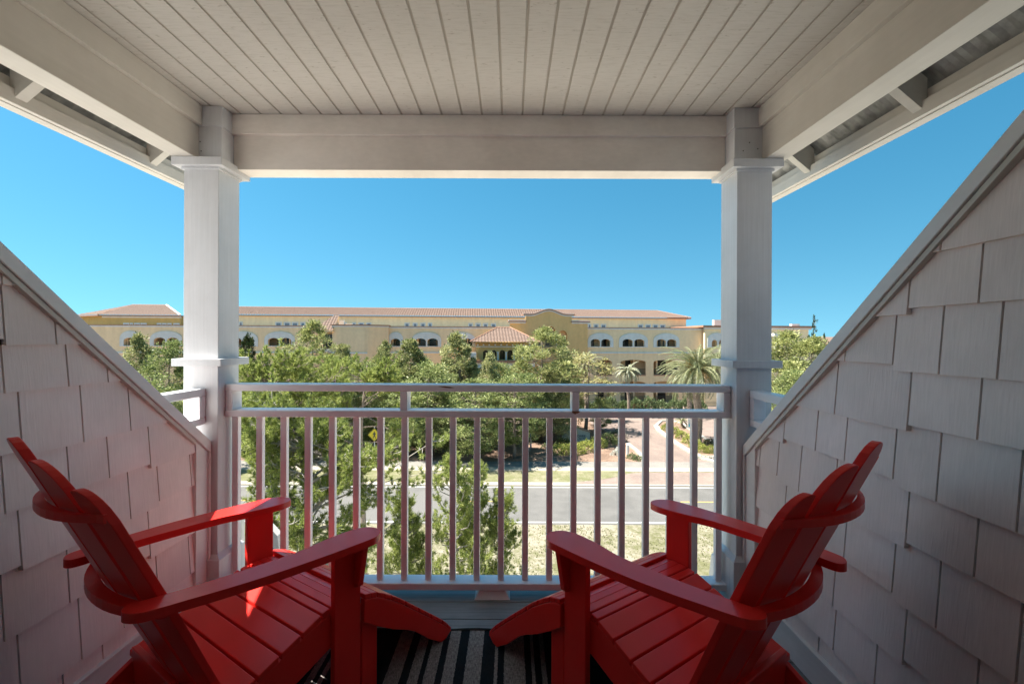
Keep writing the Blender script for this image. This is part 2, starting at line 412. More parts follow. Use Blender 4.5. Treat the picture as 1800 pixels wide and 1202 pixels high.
MB().box(-7.0,7.0,-9.0,2.46,GZ+.02,-.085).build('wall',M['whitewall'],hs)
# small bracket pieces seen past the outer balusters
for s,(ax,az,ay) in ((-1,(-1.395,.17,2.62)),(1,(1.235,.05,2.62))):
    m=MB(); w=.05
    m.prism([(ax-s*.0,az-.5),(ax-s*.07,az-.16),(ax-s*.055,az-.02),(ax+s*.02,az+.06),(ax+s*.10,az+.06),(ax+s*.10,az-.5)],'y',ay,ay+w)
    m.build('eave_bracket',M['whitewall'],hs)

# rug
rg=MB(); 
rg.box(-1.0,.62,.55,2.0,.0015,.009)
rug=rg.build('striped_rug',M['rug']); tag(rug,'black and grey striped woven rug on the deck under both chairs','rug')
m=MB(); m.tube([(-1.0+.054*k,2.003+.002*math.sin(k*1.3),.008+.003*math.sin(k*.9)) for k in range(31)],.006,6); m.build('edge_binding',flat('rug_binding',(.02,.02,.022),.9),rug)

# ------------------------------------------------------------------ adirondack chairs (local x = right, y = forward, z = up)
RED=M['red']
def prof_top(u):
    P=[(.14,.252),(.285,.303),(.423,.352),(.493,.378),(.54,.385),(.60,.385),(.634,.376)]
    if u<=P[0][0]: return P[0][1]+(u-P[0][0])*.35
    for (a,b),(c,d) in zip(P[:-1],P[1:]):
        if u<=c: return b+(d-b)*(u-a)/(c-a)
    return P[-1][1]
def slat_along(mb,u0,u1,f,v,th=.02,seg=1):
    for k in range(seg):
        a=u0+(u1-u0)*k/seg; b=u0+(u1-u0)*(k+1)/seg
        mb.hexa([(-v,a,f(a)-th),(v,a,f(a)-th),(v,b,f(b)-th),(-v,b,f(b)-th)],[(-v,a,f(a)),(v,a,f(a)),(v,b,f(b)),(-v,b,f(b))])
    return mb
def make_chair(label,grp):
    t=thing('adirondack_chair',label,'chair',group=grp)
    arm_out=[(.60,.345),(.655,.341),(.692,.318),(.706,.285),(.694,.248),(.655,.230),(.60,.226),(.52,.232),(.42,.247),(.30,.243),(.18,.234),(.08,.220),(.01,.208),(-.010,.218),(-.014,.24),(.004,.268),(.04,.282),(.09,.293),(.18,.312),(.30,.330),(.45,.341)]
    # smooth outline (Catmull-Rom)
    def cr(P,n=4):
        o=[]; L=len(P)
        for i in range(L):
            p0,p1,p2,p3=[P[(i+k)%L] for k in(-1,0,1,2)]
            for j in range(n):
                q=j/n
                o.append(tuple(.5*((2*p1[c])+(-p0[c]+p2[c])*q+(2*p0[c]-5*p1[c]+4*p2[c]-p3[c])*q*q+(-p0[c]+3*p1[c]-3*p2[c]+p3[c])*q**3) for c in (0,1)))
        return o
    for s in (-1,1):
        m=MB(); P=[(s*v,u) for u,v in cr(arm_out)]
        m.prism(P,'z',0,1)
        m.v=[(x,y,(.629-.0385*max(0,y)/.706)-(.025 if z<.5 else 0)) for x,y,z in m.v]
        m.build('arm',RED,t,bevel=.004)
        m=MB(); x0,x1=sorted((s*.266,s*.289)); m.hexa([(x0,.526,.0),(x1,.526,.0),(x1,.630,.0),(x0,.630,.0)],[(x0,.526,.572),(x1,.526,.572),(x1,.630,.567),(x0,.630,.567)])
        m.build('leg',RED,t,bevel=.003)
        m=MB(); m.prism([(s*.290,.425),(s*.290,.570),(s*.338,.570),(s*.312,.432)],'y',.600,.622); m.build('arm_bracket',RED,t,bevel=.002)
        # stringer
        top=[(.62,.36),(.54,.363),(.49,.355),(.42,.331),(.285,.281),(.17,.239),(.10,.195),(.02,.125),(-.05,.06),(-.10,.005)]
        bot=[(-.02,.005),(.05,.05),(.14,.10),(.27,.155),(.41,.206),(.525,.248),(.62,.265)]
        m=MB(); x0,x1=sorted((s*.243,s*.2655)); m.prism([(u,w) for u,w in top+bot],'x',x0,x1); m.build('side_rail',RED,t,bevel=.003)
    for a,b in [(.152,.212),(.219,.281),(.288,.351),(.358,.420),(.427,.490),(.497,.5245)]:
        slat_along(MB(),a,b,prof_top,.268 if b<.5 else .265).build('seat_slat',RED,t,bevel=.003)
    slat_along(MB(),.531,.628,prof_top,.262,seg=3).build('seat_slat',RED,t,bevel=.003)
    # back slats
    ub=lambda w,v: -.010+(.683-w)*.435+1.0*v*v
    def slat(v0,v1,tops,low):
        # tops: list (v,w) along the upper outline from v0 to v1
        m=MB(); n=8; rows=[low,low+.2,.45,.62,.78]
        V=[];F=[]
        vs=[v0+(v1-v0)*k/n for k in range(n+1)]
        def topw(v):
            T=sorted(tops)
            for (a,b),(c,d) in zip(T[:-1],T[1:]):
                if v<=c+1e-9: q=(v-a)/(c-a); return b+(d-b)*q
            return T[-1][1]
        taper=lambda w: .90+.10*min(1,(w-low)/.5)
        for side in (0,1):
            for r_ in range(len(rows)+1):
                for v in vs:
                    w=topw(v) if r_==len(rows) else rows[r_]
                    vv=v*taper(w); vm=(v0+v1)/2*taper(w)
                    # each slat is flat: evaluate the curve at its middle plus its tangent
                    u=ub(w,vm)+2.0*vm*(vv-vm)
                    V.append((vv,u+(.021 if side else 0),w))
        nr=len(rows)+1; nc=n+1; off=nr*nc
        for r_ in range(nr-1):
            for c in range(n):
                a=r_*nc+c; F.append((a,a+1,a+1+nc,a+nc)); F.append((off+a,off+a+nc,off+a+1+nc,off+a+1))
        for r_ in range(nr-1):
            a=r_*nc; F.append((a,a+nc,off+a+nc,off+a)); a=r_*nc+n; F.append((a+nc,a,off+a,off+a+nc))
        for c in range(n):
            a=(nr-1)*nc+c; F.append((a,a+1,off+a+1,off+a)); F.append((c+1,c,off+c,off+c+1))
        m.add(V,F); return m
    def arc(v0,w0,v1,w1,n=6,ex=.5):   # falls from (v0,w0) peak to (v1,w1)
        return [(v0+(v1-v0)*k/n, w0+(w1-w0)*(1-math.sqrt(max(0,1-(k/n)**2)))) for k in range(n+1)]
    cen=arc(0,1.040,.0495,.968)
    cen2=[(-v,w) for v,w in cen[::-1]]+cen[1:]
    lst=[(-.0495,.0495,cen2)]
    for s in (-1,1):
        tp=[(.057,.985)]+arc(.068,.991,.148,.872)
        lst.append(tuple(sorted((s*.057,s*.148)))+([(s*v,w) for v,w in tp],))
        tp=[(.156,.920)]+arc(.166,.927,.218,.835)
        lst.append(tuple(sorted((s*.156,s*.218)))+([(s*v,w) for v,w in tp],))
    for v0,v1,tp in lst: slat(v0,v1,tp,.135).build('back_slat',RED,t,bevel=.0025)
    # curved braces
    def brace(zt,th,ub0,depth,vend,name):
        n=14; out=[];inn=[]
        for k in range(n+1):
            v=-vend+2*vend*k/n
            inn.append((v,ub(zt,v)-.003)); out.append((v,ub0-depth+ (depth+.035)*(abs(v)/vend)**2.2*.95))
        P=inn+out[::-1]
        m=MB(); m.prism(P,'z',zt-th,zt); return m.build(name,RED,t,bevel=.003)
    brace(.865,.021,-.07,.045,.218,'upper_brace')
    brace(.602,.026,.03,.042,.245,'lower_brace')
    m=MB(); m.hexa([(-.24,.160,.085),(.24,.160,.085),(.24,.18,.085),(-.24,.18,.085)],[(-.24,.148,.278),(.24,.148,.278),(.24,.168,.278),(-.24,.168,.278)]); m.build('rear_panel',RED,t,bevel=.003)
    return t
c1=make_chair('red painted adirondack chair in front of the left wall, sun patch on its seat','red adirondack chairs on the balcony')
c1.location=(-1.108,1.22,.0095); c1.rotation_euler=(0,0,-R(33.3))
c2=copy_tree(c1); c2['label']='red painted adirondack chair in front of the right wall, fully in shade'
c2.location=(.782,1.209,.0095); c2.rotation_euler=(0,0,R(34.6))
def make_stool(label,grp):
    t=thing('footstool',label,'footstool',group=grp)
    T=[(.636,.388),(.66,.382),(.69,.372),(.735,.345),(.80,.298),(.90,.213),(1.0,.128),(1.06,.075),(1.098,.030)]
    def f(u):
        for (a,b),(c,d) in zip(T[:-1],T[1:]):
            if u<=c+1e-9: return b+(d-b)*(u-a)/(c-a)
        return T[-1][1]
    B=[(1.098,.018),(1.068,.0),(1.035,.0),(.965,.050),(.92,.092),(.88,.128),(.84,.155),(.80,.178),(.765,.198),(.73,.222),(.69,.249),(.636,.290)]
    off=.64
    for s in (-1,1):
        m=MB(); top=[(u-off,w-.0195) for u,w in T[:-1]]
        m.prism(top+[(u-off,w) for u,w in B],'x',*sorted((s*.279,s*.301))); m.build('side_board',RED,t,bevel=.003)
        m=MB(); m.box(*sorted((s*.255,s*.2785)),.004,.072,0,.335); m.build('leg',RED,t,bevel=.003)
    g=lambda y: f(y+off)
    for a,b in [(.638,.690),(.6945,.758),(.7635,.828),(.8335,.898),(.9035,.968),(.9735,1.038),(1.0435,1.096)]:
        slat_along(MB(),a-off,b-off,g,.302,.019,seg=2).build('top_slat',RED,t,bevel=.003)
    return t
s1=make_stool('red curved footstool pushed against the front of the left chair','red footstools that match the chairs')
def place_stool(s,c,ang):
    f=Vector((-math.sin(ang),math.cos(ang),0)); s.location=Vector(c)+f*.64; s.rotation_euler=(0,0,ang)
place_stool(s1,(-1.108,1.22,.0095),-R(33.3))
s2=copy_tree(s1); s2['label']='red curved footstool pushed against the front of the right chair'
place_stool(s2,(.782,1.209,.0095),R(34.6))
exec_marker=1

# ------------------------------------------------------------------ camera, world, sun
cam=bpy.data.cameras.new('camera'); co=bpy.data.objects.new('camera',cam); COL.objects.link(co)
co.matrix_world=Matrix.Translation((0,0,CAMZ))@Matrix.Rotation(R(90),4,'X')@Matrix.Rotation(R(ROLL),4,'Z')
cam.lens=16.0; cam.sensor_width=36; cam.shift_x=2/1800; cam.shift_y=-6/1800; cam.clip_start=.05; cam.clip_end=6000
SC.camera=co
SUN=Vector((-1.0,.02,1.776)).normalized()
elev=math.asin(SUN.z)
az=math.atan2(SUN.x,SUN.y)
W=bpy.data.worlds.new('World'); SC.world=W; W.use_nodes=True
wt=W.node_tree; bg=wt.nodes['Background']; sk=wt.nodes.new('ShaderNodeTexSky'); sk.sky_type='NISHITA'; sk.sun_disc=False
sk.sun_elevation=elev; sk.sun_rotation=az; sk.air_density=1.0; sk.dust_density=.1; sk.ozone_density=2.2; sk.altitude=10
tc=wt.nodes.new('ShaderNodeTexCoord'); va=wt.nodes.new('ShaderNodeVectorMath'); va.operation='ADD'; va.inputs[1].default_value=(0,0,.24)
vn=wt.nodes.new('ShaderNodeVectorMath'); vn.operation='NORMALIZE'; hs=wt.nodes.new('ShaderNodeHueSaturation'); hs.inputs['Saturation'].default_value=1.36
tn=wt.nodes.new('ShaderNodeVectorMath'); tn.operation='MULTIPLY'; tn.inputs[1].default_value=(1.12,1.03,.69)
wt.links.new(tc.outputs['Generated'],va.inputs[0]); wt.links.new(va.outputs[0],vn.inputs[0]); wt.links.new(vn.outputs[0],sk.inputs['Vector'])
wt.links.new(sk.outputs[0],hs.inputs['Color']); wt.links.new(hs.outputs[0],tn.inputs[0]); wt.links.new(tn.outputs[0],bg.inputs[0]); bg.inputs[1].default_value=.068
ld=bpy.data.lights.new('sun','SUN'); ld.energy=3.9; ld.angle=R(.53); ld.color=(1,.94,.85)
lo=bpy.data.objects.new('sun',ld); COL.objects.link(lo); lo.rotation_euler=SUN.to_track_quat('Z','Y').to_euler(); lo.location=(-20,30,40)
SC.view_settings.view_transform='Standard'; SC.view_settings.look='None'; SC.view_settings.exposure=2.1; SC.view_settings.gamma=1
SC.render.engine='CYCLES'
SC.cycles.max_bounces=10; SC.cycles.diffuse_bounces=6; SC.cycles.glossy_bounces=4; SC.cycles.transparent_max_bounces=8

# ------------------------------------------------------------------ ground
def ground_mat(name, a, b, c=None, s1=.25, s2=3.0, s3=18, rough=.95, thr=.5, bumpd=.02):
    t=NT(name); v=t.coord(); n1=t.noise(v,s1,3); n2=t.noise(v,s2,5,.65); n3=t.noise(v,s3,3,.7)
    m=t.n.new('ShaderNodeMath'); m.operation='MULTIPLY_ADD'; m.inputs[1].default_value=.55; t.l.new(n1,m.inputs[0])
    m2=t.n.new('ShaderNodeMath'); m2.operation='MULTIPLY'; m2.inputs[1].default_value=.6; t.l.new(n2,m2.inputs[0]); t.l.new(m2.outputs[0],m.inputs[2])
    col=t.ramp(m.outputs[0],[(thr-.08,a),(thr+.0,[(x+y)/2 for x,y in zip(a,b)]),(thr+.10,b)])
    sp=t.ramp(n3,[(.32,(.62,.60,.56)),(.55,(1,1,1)),(.8,(1.15,1.15,1.1))])
    t.col(t.mix(1,col,sp,'MULTIPLY')).rough(rough,.2)
    return t.bump(n3,.6,bumpd).m
M['lawn']=ground_mat('sandy_lawn',(.265,.24,.185),(.13,.13,.065),s1=.35,s2=3.2,s3=10,thr=.575)
M['verge']=ground_mat('verge_grass',(.26,.235,.165),(.15,.155,.075),s1=.15,s2=1.3,s3=14,thr=.52)
M['mulch']=ground_mat('pine_straw',(.30,.205,.15),(.17,.115,.085),s1=.5,s2=5,s3=22,thr=.55)
M['asphalt']=ground_mat('old_asphalt',(.125,.123,.118),(.155,.151,.145),s1=.12,s2=1.0,s3=40,thr=.55,bumpd=.004)
M['walk']=ground_mat('concrete_walk',(.19,.183,.17),(.235,.225,.205),s1=.2,s2=1.5,s3=30,thr=.55,bumpd=.003)
M['sand']=ground_mat('pale_sand',(.37,.33,.265),(.42,.38,.31),s1=.3,s2=3,s3=30,thr=.55)
M['kerb']=ground_mat('kerb_concrete',(.40,.38,.33),(.44,.41,.36),s1=.5,s2=3,s3=20,thr=.55)
t=NT('pavers'); v=t.coord((1,1,1)); br=t.n.new('ShaderNodeTexBrick'); t.l.new(v,br.inputs['Vector']); br.inputs['Scale'].default_value=2.2
br.inputs['Color1'].default_value=(.215,.165,.14,1); br.inputs['Color2'].default_value=(.26,.205,.178,1); br.inputs['Mortar'].default_value=(.15,.12,.105,1); br.inputs['Mortar Size'].default_value=.025
n=t.noise(t.coord(),.5,3); t.col(t.mix(1,br.outputs['Color'],t.ramp(n,[(.3,(.82,.82,.82)),(.7,(1.1,1.08,1.05))]),'MULTIPLY')).rough(.85,.3); M['paver']=t.m
M['white_line']=flat('road_paint_white',(.50,.50,.49),.7,.15,20); M['yellow_line']=flat('road_paint_yellow',(.55,.36,.09),.7,.25,20)

def sheet(name,pts,z,mat,kind='structure'):
    m=MB(); P=[Vector((p[0],p[1],0)) for p in pts]
    if sum(P[i].x*P[(i+1)%len(P)].y-P[(i+1)%len(P)].x*P[i].y for i in range(len(P)))<0: P=P[::-1]
    m.add([(p.x,p.y,GZ+z) for p in P],[tuple(x) for x in tessellate_polygon([P])])
    o=m.build(name,mat)
    bm=bmesh.new(); bm.from_mesh(o.data)
    for f in bm.faces:
        if f.normal.z<0: f.normal_flip()
    bm.to_mesh(o.data); bm.free()
    return tag(o,kind=kind)
def G(*pp): return [gp(*p) for p in pp]
sheet('ground',[(-3000,-1500),(3000,-1500),(3000,4000),(-3000,4000)],0,M['lawn'])
YR0,YR1=25.75,32.45
M['bounce_sand']=ground_mat('bounce_sand',(.57,.53,.46),(.68,.64,.56),s1=.3,s2=3,s3=30,thr=.55)
sheet('added_bounce_yard',[(-45,2.6),(45,2.6),(45,19.2),(-45,19.2)],.012,M['bounce_sand'])  # added pale sheet, unseen below the balcony, bounces sunlight up into the porch
sheet('road',[(-400,YR0),(400,YR0),(400,YR1),(-400,YR1)],.006,M['asphalt'])
def lines(name,mat,segs,z):
    m=MB()
    for x0,x1,y0,y1 in segs: m.add([(x0,y0,GZ+z),(x1,y0,GZ+z),(x1,y1,GZ+z),(x0,y1,GZ+z)],[(0,1,2,3)])
    return tag(m.build(name,mat),kind='structure')
lines('road_edge_lines',M['white_line'],[(-400,400,25.98,26.11),(-400,400,32.1,32.22)],.011)
xa=gp(877,881)[0]; xb=gp(1196,882)[0]
lines('road_centre_dashes',M['yellow_line'],[(xb+(xb-xa-3+3.0)*0+ (xb-xa+3.05)*k, xb+(xb-xa+3.05)*k+3.05, 29.30,29.42) for k in range(-6,7)],.011)
sheet('sand_strip',[(-400,YR1),(400,YR1),(400,33.35),(-400,33.35)],.004,M['sand'])
sheet('verge',[(-400,33.0)]+G((1000,847),(1060,842),(1098,834),(1112,830),(1100,828),(1060,827.5))+[(-400,36.15)],.009,M['verge'])
sheet('driveway_apron',G((985,851.5),(1040,845),(1085,838.5),(1105,833),(1125,830))+[(60,36.0),(60,32.72)],.014,M['paver'])
sheet('kerb_strip',[(-400,32.5),(400,32.5),(400,32.72),(-400,32.72)],.05,M['kerb'])
sheet('sidewalk',[(-400,37.2),(400,37.2),(400,38.9),(-400,38.9)],.012,M['walk'])
sheet('sand_edge',[(-400,36.1),(400,36.1),(400,37.3),(-400,37.3)],.008,M['sand'])
lk=[(1132,813),(1128,803),(1118,792),(1104,781),(1080,768),(1058,755),(1040,745),(1030,735)]
sheet('mulch_bed',[(-400,38.9)]+G(*lk)+[(gp(1030,735)[0]-1,61),(-400,62)],.010,M['mulch'])
sheet('driveway',G(*lk)+[(gp(1030,735)[0]-1,61),(-40,62),(-40,70),(60,72),(60,38.9)],.006,M['paver'])
rk=[(1153,749),(1158,757),(1172,768),(1192,782),(1215,796),(1240,808),(1262,814)]
isl=rk+[(1330,814),(1300,800),(1262,781),(1245,775),(1215,757),(1196,744),(1180,740),(1162,741)]
def kerb(name,pix,w,label=None):
    P=[Vector(gp(*p)).to_3d() for p in pix]; m=MB(); L=[];Rr=[]
    for i,p in enumerate(P):
        d=(P[min(i+1,len(P)-1)]-P[max(i-1,0)]).normalized(); n=Vector((-d.y,d.x,0)); L.append(p+n*w/2); Rr.append(p-n*w/2)
    for i in range(len(P)-1):
        m.hexa([(q.x,q.y,GZ+.0) for q in (L[i],Rr[i],Rr[i+1],L[i+1])],[(q.x,q.y,GZ+.14) for q in (L[i],Rr[i],Rr[i+1],L[i+1])])
    o=m.build(name,M['kerb']); return tag(o,kind='structure')
sheet('planting_island',G(*isl),.02,M['mulch'])
kerb('kerb',rk,.55); kerb('kerb',isl[len(rk)-1:]+[rk[0]],.35); kerb('kerb',lk[:4],.35)

# ------------------------------------------------------------------ foliage
def leaf_mat(name, stops, transl=.3, rough=.5, scale=.9):
    t=NT(name); g=t.n.new('ShaderNodeNewGeometry'); oi=t.n.new('ShaderNodeObjectInfo')
    v=t.coord(); n=t.noise(v,scale,3)
    a=t.n.new('ShaderNodeMath'); a.operation='MULTIPLY_ADD'; a.inputs[1].default_value=.55; t.l.new(g.outputs['Random Per Island'],a.inputs[0])
    b=t.n.new('ShaderNodeMath'); b.operation='MULTIPLY'; b.inputs[1].default_value=.55; t.l.new(n,b.inputs[0]); t.l.new(b.outputs[0],a.inputs[2])
    c=t.ramp(a.outputs[0],stops)
    br=t.ramp(oi.outputs['Random'],[(0,(.85,.88,.8)),(1,(1.12,1.1,1.12))])
    c=t.mix(1,c,br,'MULTIPLY')
    t.col(c).rough(rough,.3)
    tr=t.n.new('ShaderNodeBsdfTranslucent'); t.l.new(c,tr.inputs['Color']); mx=t.n.new('ShaderNodeMixShader'); mx.inputs[0].default_value=transl
    t.l.new(t.b.outputs[0],mx.inputs[1]); t.l.new(tr.outputs[0],mx.inputs[2]); t.l.new(mx.outputs[0],t.out.inputs['Surface'])
    return t.m
M['cedar']=leaf_mat('cedar_foliage',[(.2,(.07,.085,.03)),(.5,(.25,.27,.10)),(.8,(.52,.51,.26))])
M['pine']=leaf_mat('pine_needles',[(.2,(.055,.075,.022)),(.5,(.22,.25,.08)),(.8,(.47,.48,.20))],.4)
M['nearpine']=leaf_mat('near_pine_needles',[(.2,(.05,.07,.02)),(.5,(.22,.28,.06)),(.8,(.47,.50,.17))],.4,.45,2.5)
M['oak']=leaf_mat('oak_leaves',[(.2,(.05,.075,.022)),(.5,(.20,.245,.08)),(.8,(.43,.46,.20))],.35)
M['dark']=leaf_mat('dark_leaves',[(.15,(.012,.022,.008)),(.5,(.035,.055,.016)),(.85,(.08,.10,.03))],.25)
M['yellow']=leaf_mat('yellow_leaves',[(.15,(.14,.13,.05)),(.5,(.32,.30,.12)),(.85,(.50,.46,.22))],.4)
M['hedge']=leaf_mat('hedge_leaves',[(.15,(.08,.12,.03)),(.5,(.30,.34,.08)),(.85,(.55,.54,.16))],.35)
M['greyhedge']=leaf_mat('oleander_leaves',[(.15,(.05,.08,.035)),(.5,(.13,.18,.08)),(.85,(.26,.31,.15))],.35)
M['palmleaf']=leaf_mat('palm_leaflets',[(.15,(.06,.08,.035)),(.5,(.16,.18,.085)),(.85,(.32,.33,.19))],.3,.4)
M['fanleaf']=leaf_mat('silver_fan_leaves',[(.15,(.16,.18,.12)),(.5,(.32,.33,.24)),(.85,(.50,.50,.40))],.3,.4)
M['bark']=flat('grey_bark',(.24,.19,.155),.9,.35,14,.5)
M['bark_dark']=flat('dark_bark',(.09,.065,.05),.9,.35,14,.5)
M['twig']=flat('bare_grey_twigs',(.36,.33,.29),.85,.25,20)
M['cone']=flat('pine_cone',(.055,.045,.04),.9,.4,60)
M['fruit']=leaf_mat('date_stalks',[(.2,(.40,.20,.03)),(.6,(.60,.34,.06)),(.9,(.70,.46,.12))],.2)
M['flower']=leaf_mat('white_flowers',[(.2,(.35,.38,.30)),(.6,(.70,.70,.66)),(.9,(.80,.80,.78))],.2)

nr=np.random.default_rng(11)
def unit(n):
    v=nr.normal(size=(n,3)); return v/np.linalg.norm(v,axis=1)[:,None]
def fast_mesh(name,V,nq,mat,verts_per=4):
    me=bpy.data.meshes.new(name); n=len(V); me.vertices.add(n); me.vertices.foreach_set('co',V.astype(np.float32).ravel())
    me.loops.add(n); me.loops.foreach_set('vertex_index',np.arange(n,dtype=np.int32))
    k=n//verts_per; me.polygons.add(k); me.polygons.foreach_set('loop_start',np.arange(0,n,verts_per,dtype=np.int32)); me.polygons.foreach_set('loop_total',np.full(k,verts_per,dtype=np.int32))
    me.materials.append(mat); me.update(calc_edges=True); me.validate(); return me
def leaves(C,size,asp=.45,A=None,jit=.35):
    n=len(C); a=unit(n) if A is None else A/np.linalg.norm(A,axis=1)[:,None]
    b=np.cross(a,unit(n)); b/=np.linalg.norm(b,axis=1)[:,None]+1e-9
    L=(size*(1+jit*nr.normal(size=n)).clip(.4,1.8))[:,None]
    V=np.stack([C-a*L*.5,C+b*L*asp*.5,C+a*L*.5,C-b*L*asp*.5],axis=1); return V.reshape(-1,3)
def blades(C,A,length,width):
    """thin triangles from C along A"""
    n=len(C); b=np.cross(A,unit(n)); b/=np.linalg.norm(b,axis=1)[:,None]+1e-9
    L=(length*nr.uniform(.7,1.15,size=n))[:,None]
    V=np.stack([C-b*width*.5,C+b*width*.5,C+A*L],axis=1); return V.reshape(-1,3)
def obj(name,me,parent=None):
    o=bpy.data.objects.new(name,me); COL.objects.link(o)
    if parent: o.parent=parent
    return o
def crown_pts(kind,H,Rr,n,h0):
    """clump centres inside a crown envelope"""
    out=[]
    lob=[(rng.uniform(0,6.28),rng.uniform(.2,.9),rng.uniform(.55,1.15)) for _ in range(6)]
    while len(out)<n:
        q=rng.random()
        if kind=='cone': env=(1-q)**.6*(.6+.4*min(1,q/.12))+.04
        elif kind=='pine': env=(math.sin(math.pi*min(1,q*.9+.12))**.6)
        else: env=math.sqrt(max(0,1-(2*q-1)**2*.95))
        th=rng.uniform(0,6.283)
        mod=1.0
        for (a,hh,w) in lob:
            d=math.cos(th-a)*.5+.5; mod += .28*(w-.8)*d*math.exp(-((q-hh)/.2)**2)*2
        r=Rr*env*mod*math.sqrt(rng.uniform(.08,1))
        out.append(Vector((r*math.cos(th),r*math.sin(th),h0+(H-h0)*q)))
    return out
def make_tree(name,kind,H,Rr,mat,bark,n=80,per=90,leaf=.17,cl=.42,h0f=.25,lean=.0,up=.4,twig=True,asp=.42,spire=False):
    t=thing(name,'x','tree'); h0=H*h0f
    P=crown_pts(kind,H,Rr,n,h0)
    if spire: P += [Vector((rng.gauss(0,.12),rng.gauss(0,.12),H*(.82+.2*k/12))) for k in range(12)]
    tr=MB(); K=9; bend=[rng.gauss(0,.02*H) for _ in range(2)]
    ax=lambda q: Vector((bend[0]*math.sin(q*2.4)+lean*q,bend[1]*math.sin(q*1.9),H*.96*q))
    tr.tube([ax(k/K) for k in range(K+1)],[H*.013*(1-k/K)**.8+.012 for k in range(K+1)],7)
    for p in P:
        if rng.random()<.75:
            q=max(.05,min(.95,(p.z-(.25+.35*rng.random())*math.hypot(p.x,p.y))/(H*.96))); a=ax(q); mid=(a+p)/2+Vector((0,0,-.12*(p-a).length*(.5 if kind!='cone' else -.2)))
            tr.tube([a,mid,p],[.035*(1-q)+.015,.02,.007],4,cap=False)
    tr.build('trunk',bark,t,smooth=True)
    C=[];A=[]
    for p in P:
        r=cl*rng.uniform(.6,1.35)*(1.0-.45*(p.z/H) if kind=='cone' else 1)
        m=int(per*rng.uniform(.6,1.3)); d=unit(m)*(nr.uniform(.15,1,size=m)**.6)[:,None]*r
        d[:,2]*=.75 if kind!='cone' else 1.25
        C.append(np.array([p.x+lean*p.z/H,p.y,p.z])+d)
        out=d.copy(); out[:,2]+=up*r; A.append(out+unit(m)*r*.5)
    C=np.concatenate(C);A=np.concatenate(A)
    obj('crown',fast_mesh('crown',leaves(C,leaf,asp,A),0,mat),t)
    return t
protos={}
def put(kind,px,top,D,wpx,label,cat='tree',group=None,var=None,lean=0,name=None,rot=None):
    """tree whose top shows at (px,top) and whose crown is about wpx wide at depth D"""
    P=at(px,top,D); H=P.z-GZ; Rr=wpx*D/FPX/2*(1.55 if kind in('cedar','dark') else 1.25)
    spec=dict(cedar=dict(name='cedar_tree',kind='cone',mat='cedar',n=230,per=115,leaf=.165,cl=.52,h0f=.08,asp=.38),
      pine=dict(name='pine_tree',kind='pine',mat='pine',n=150,per=130,leaf=.18,cl=.5,h0f=.24,asp=.3),
      oak=dict(name='oak_tree',kind='round',mat='oak',n=150,per=115,leaf=.15,cl=.55,h0f=.15,asp=.55),
      dark=dict(name='dark_evergreen_tree',kind='cone',mat='dark',n=130,per=85,leaf=.19,cl=.46,h0f=.1,asp=.4),
      yellow=dict(name='yellow_leaved_tree',kind='round',mat='yellow',n=70,per=45,leaf=.2,cl=.6,h0f=.35,asp=.45),
      slim=dict(name='slender_tree',kind='cone',mat='dark',n=44,per=20,leaf=.17,cl=.34,h0f=.35,asp=.5))[kind]
    key=(kind,(var if var is not None else rng.randrange(3)))
    if key not in protos:
        sp=dict(spec); nm=sp.pop('name'); mt=M[sp.pop('mat')]
        protos[key]=(make_tree(nm,H=10.0,Rr=2.4,mat=mt,bark=M['bark'],spire=(kind=='slim'),**sp),[False])
    pr,used=protos[key]
    o=pr if not used[0] else copy_tree(pr); used[0]=True
    o.location=(P.x,P.y,GZ); o.scale=(Rr/2.4,Rr/2.4,H/10.0); o.rotation_euler=(0,0,rng.uniform(0,6.28) if rot is None else rot)
    tag(o,label,cat,group or 'trees in the belt between the road and the long building')
    return o
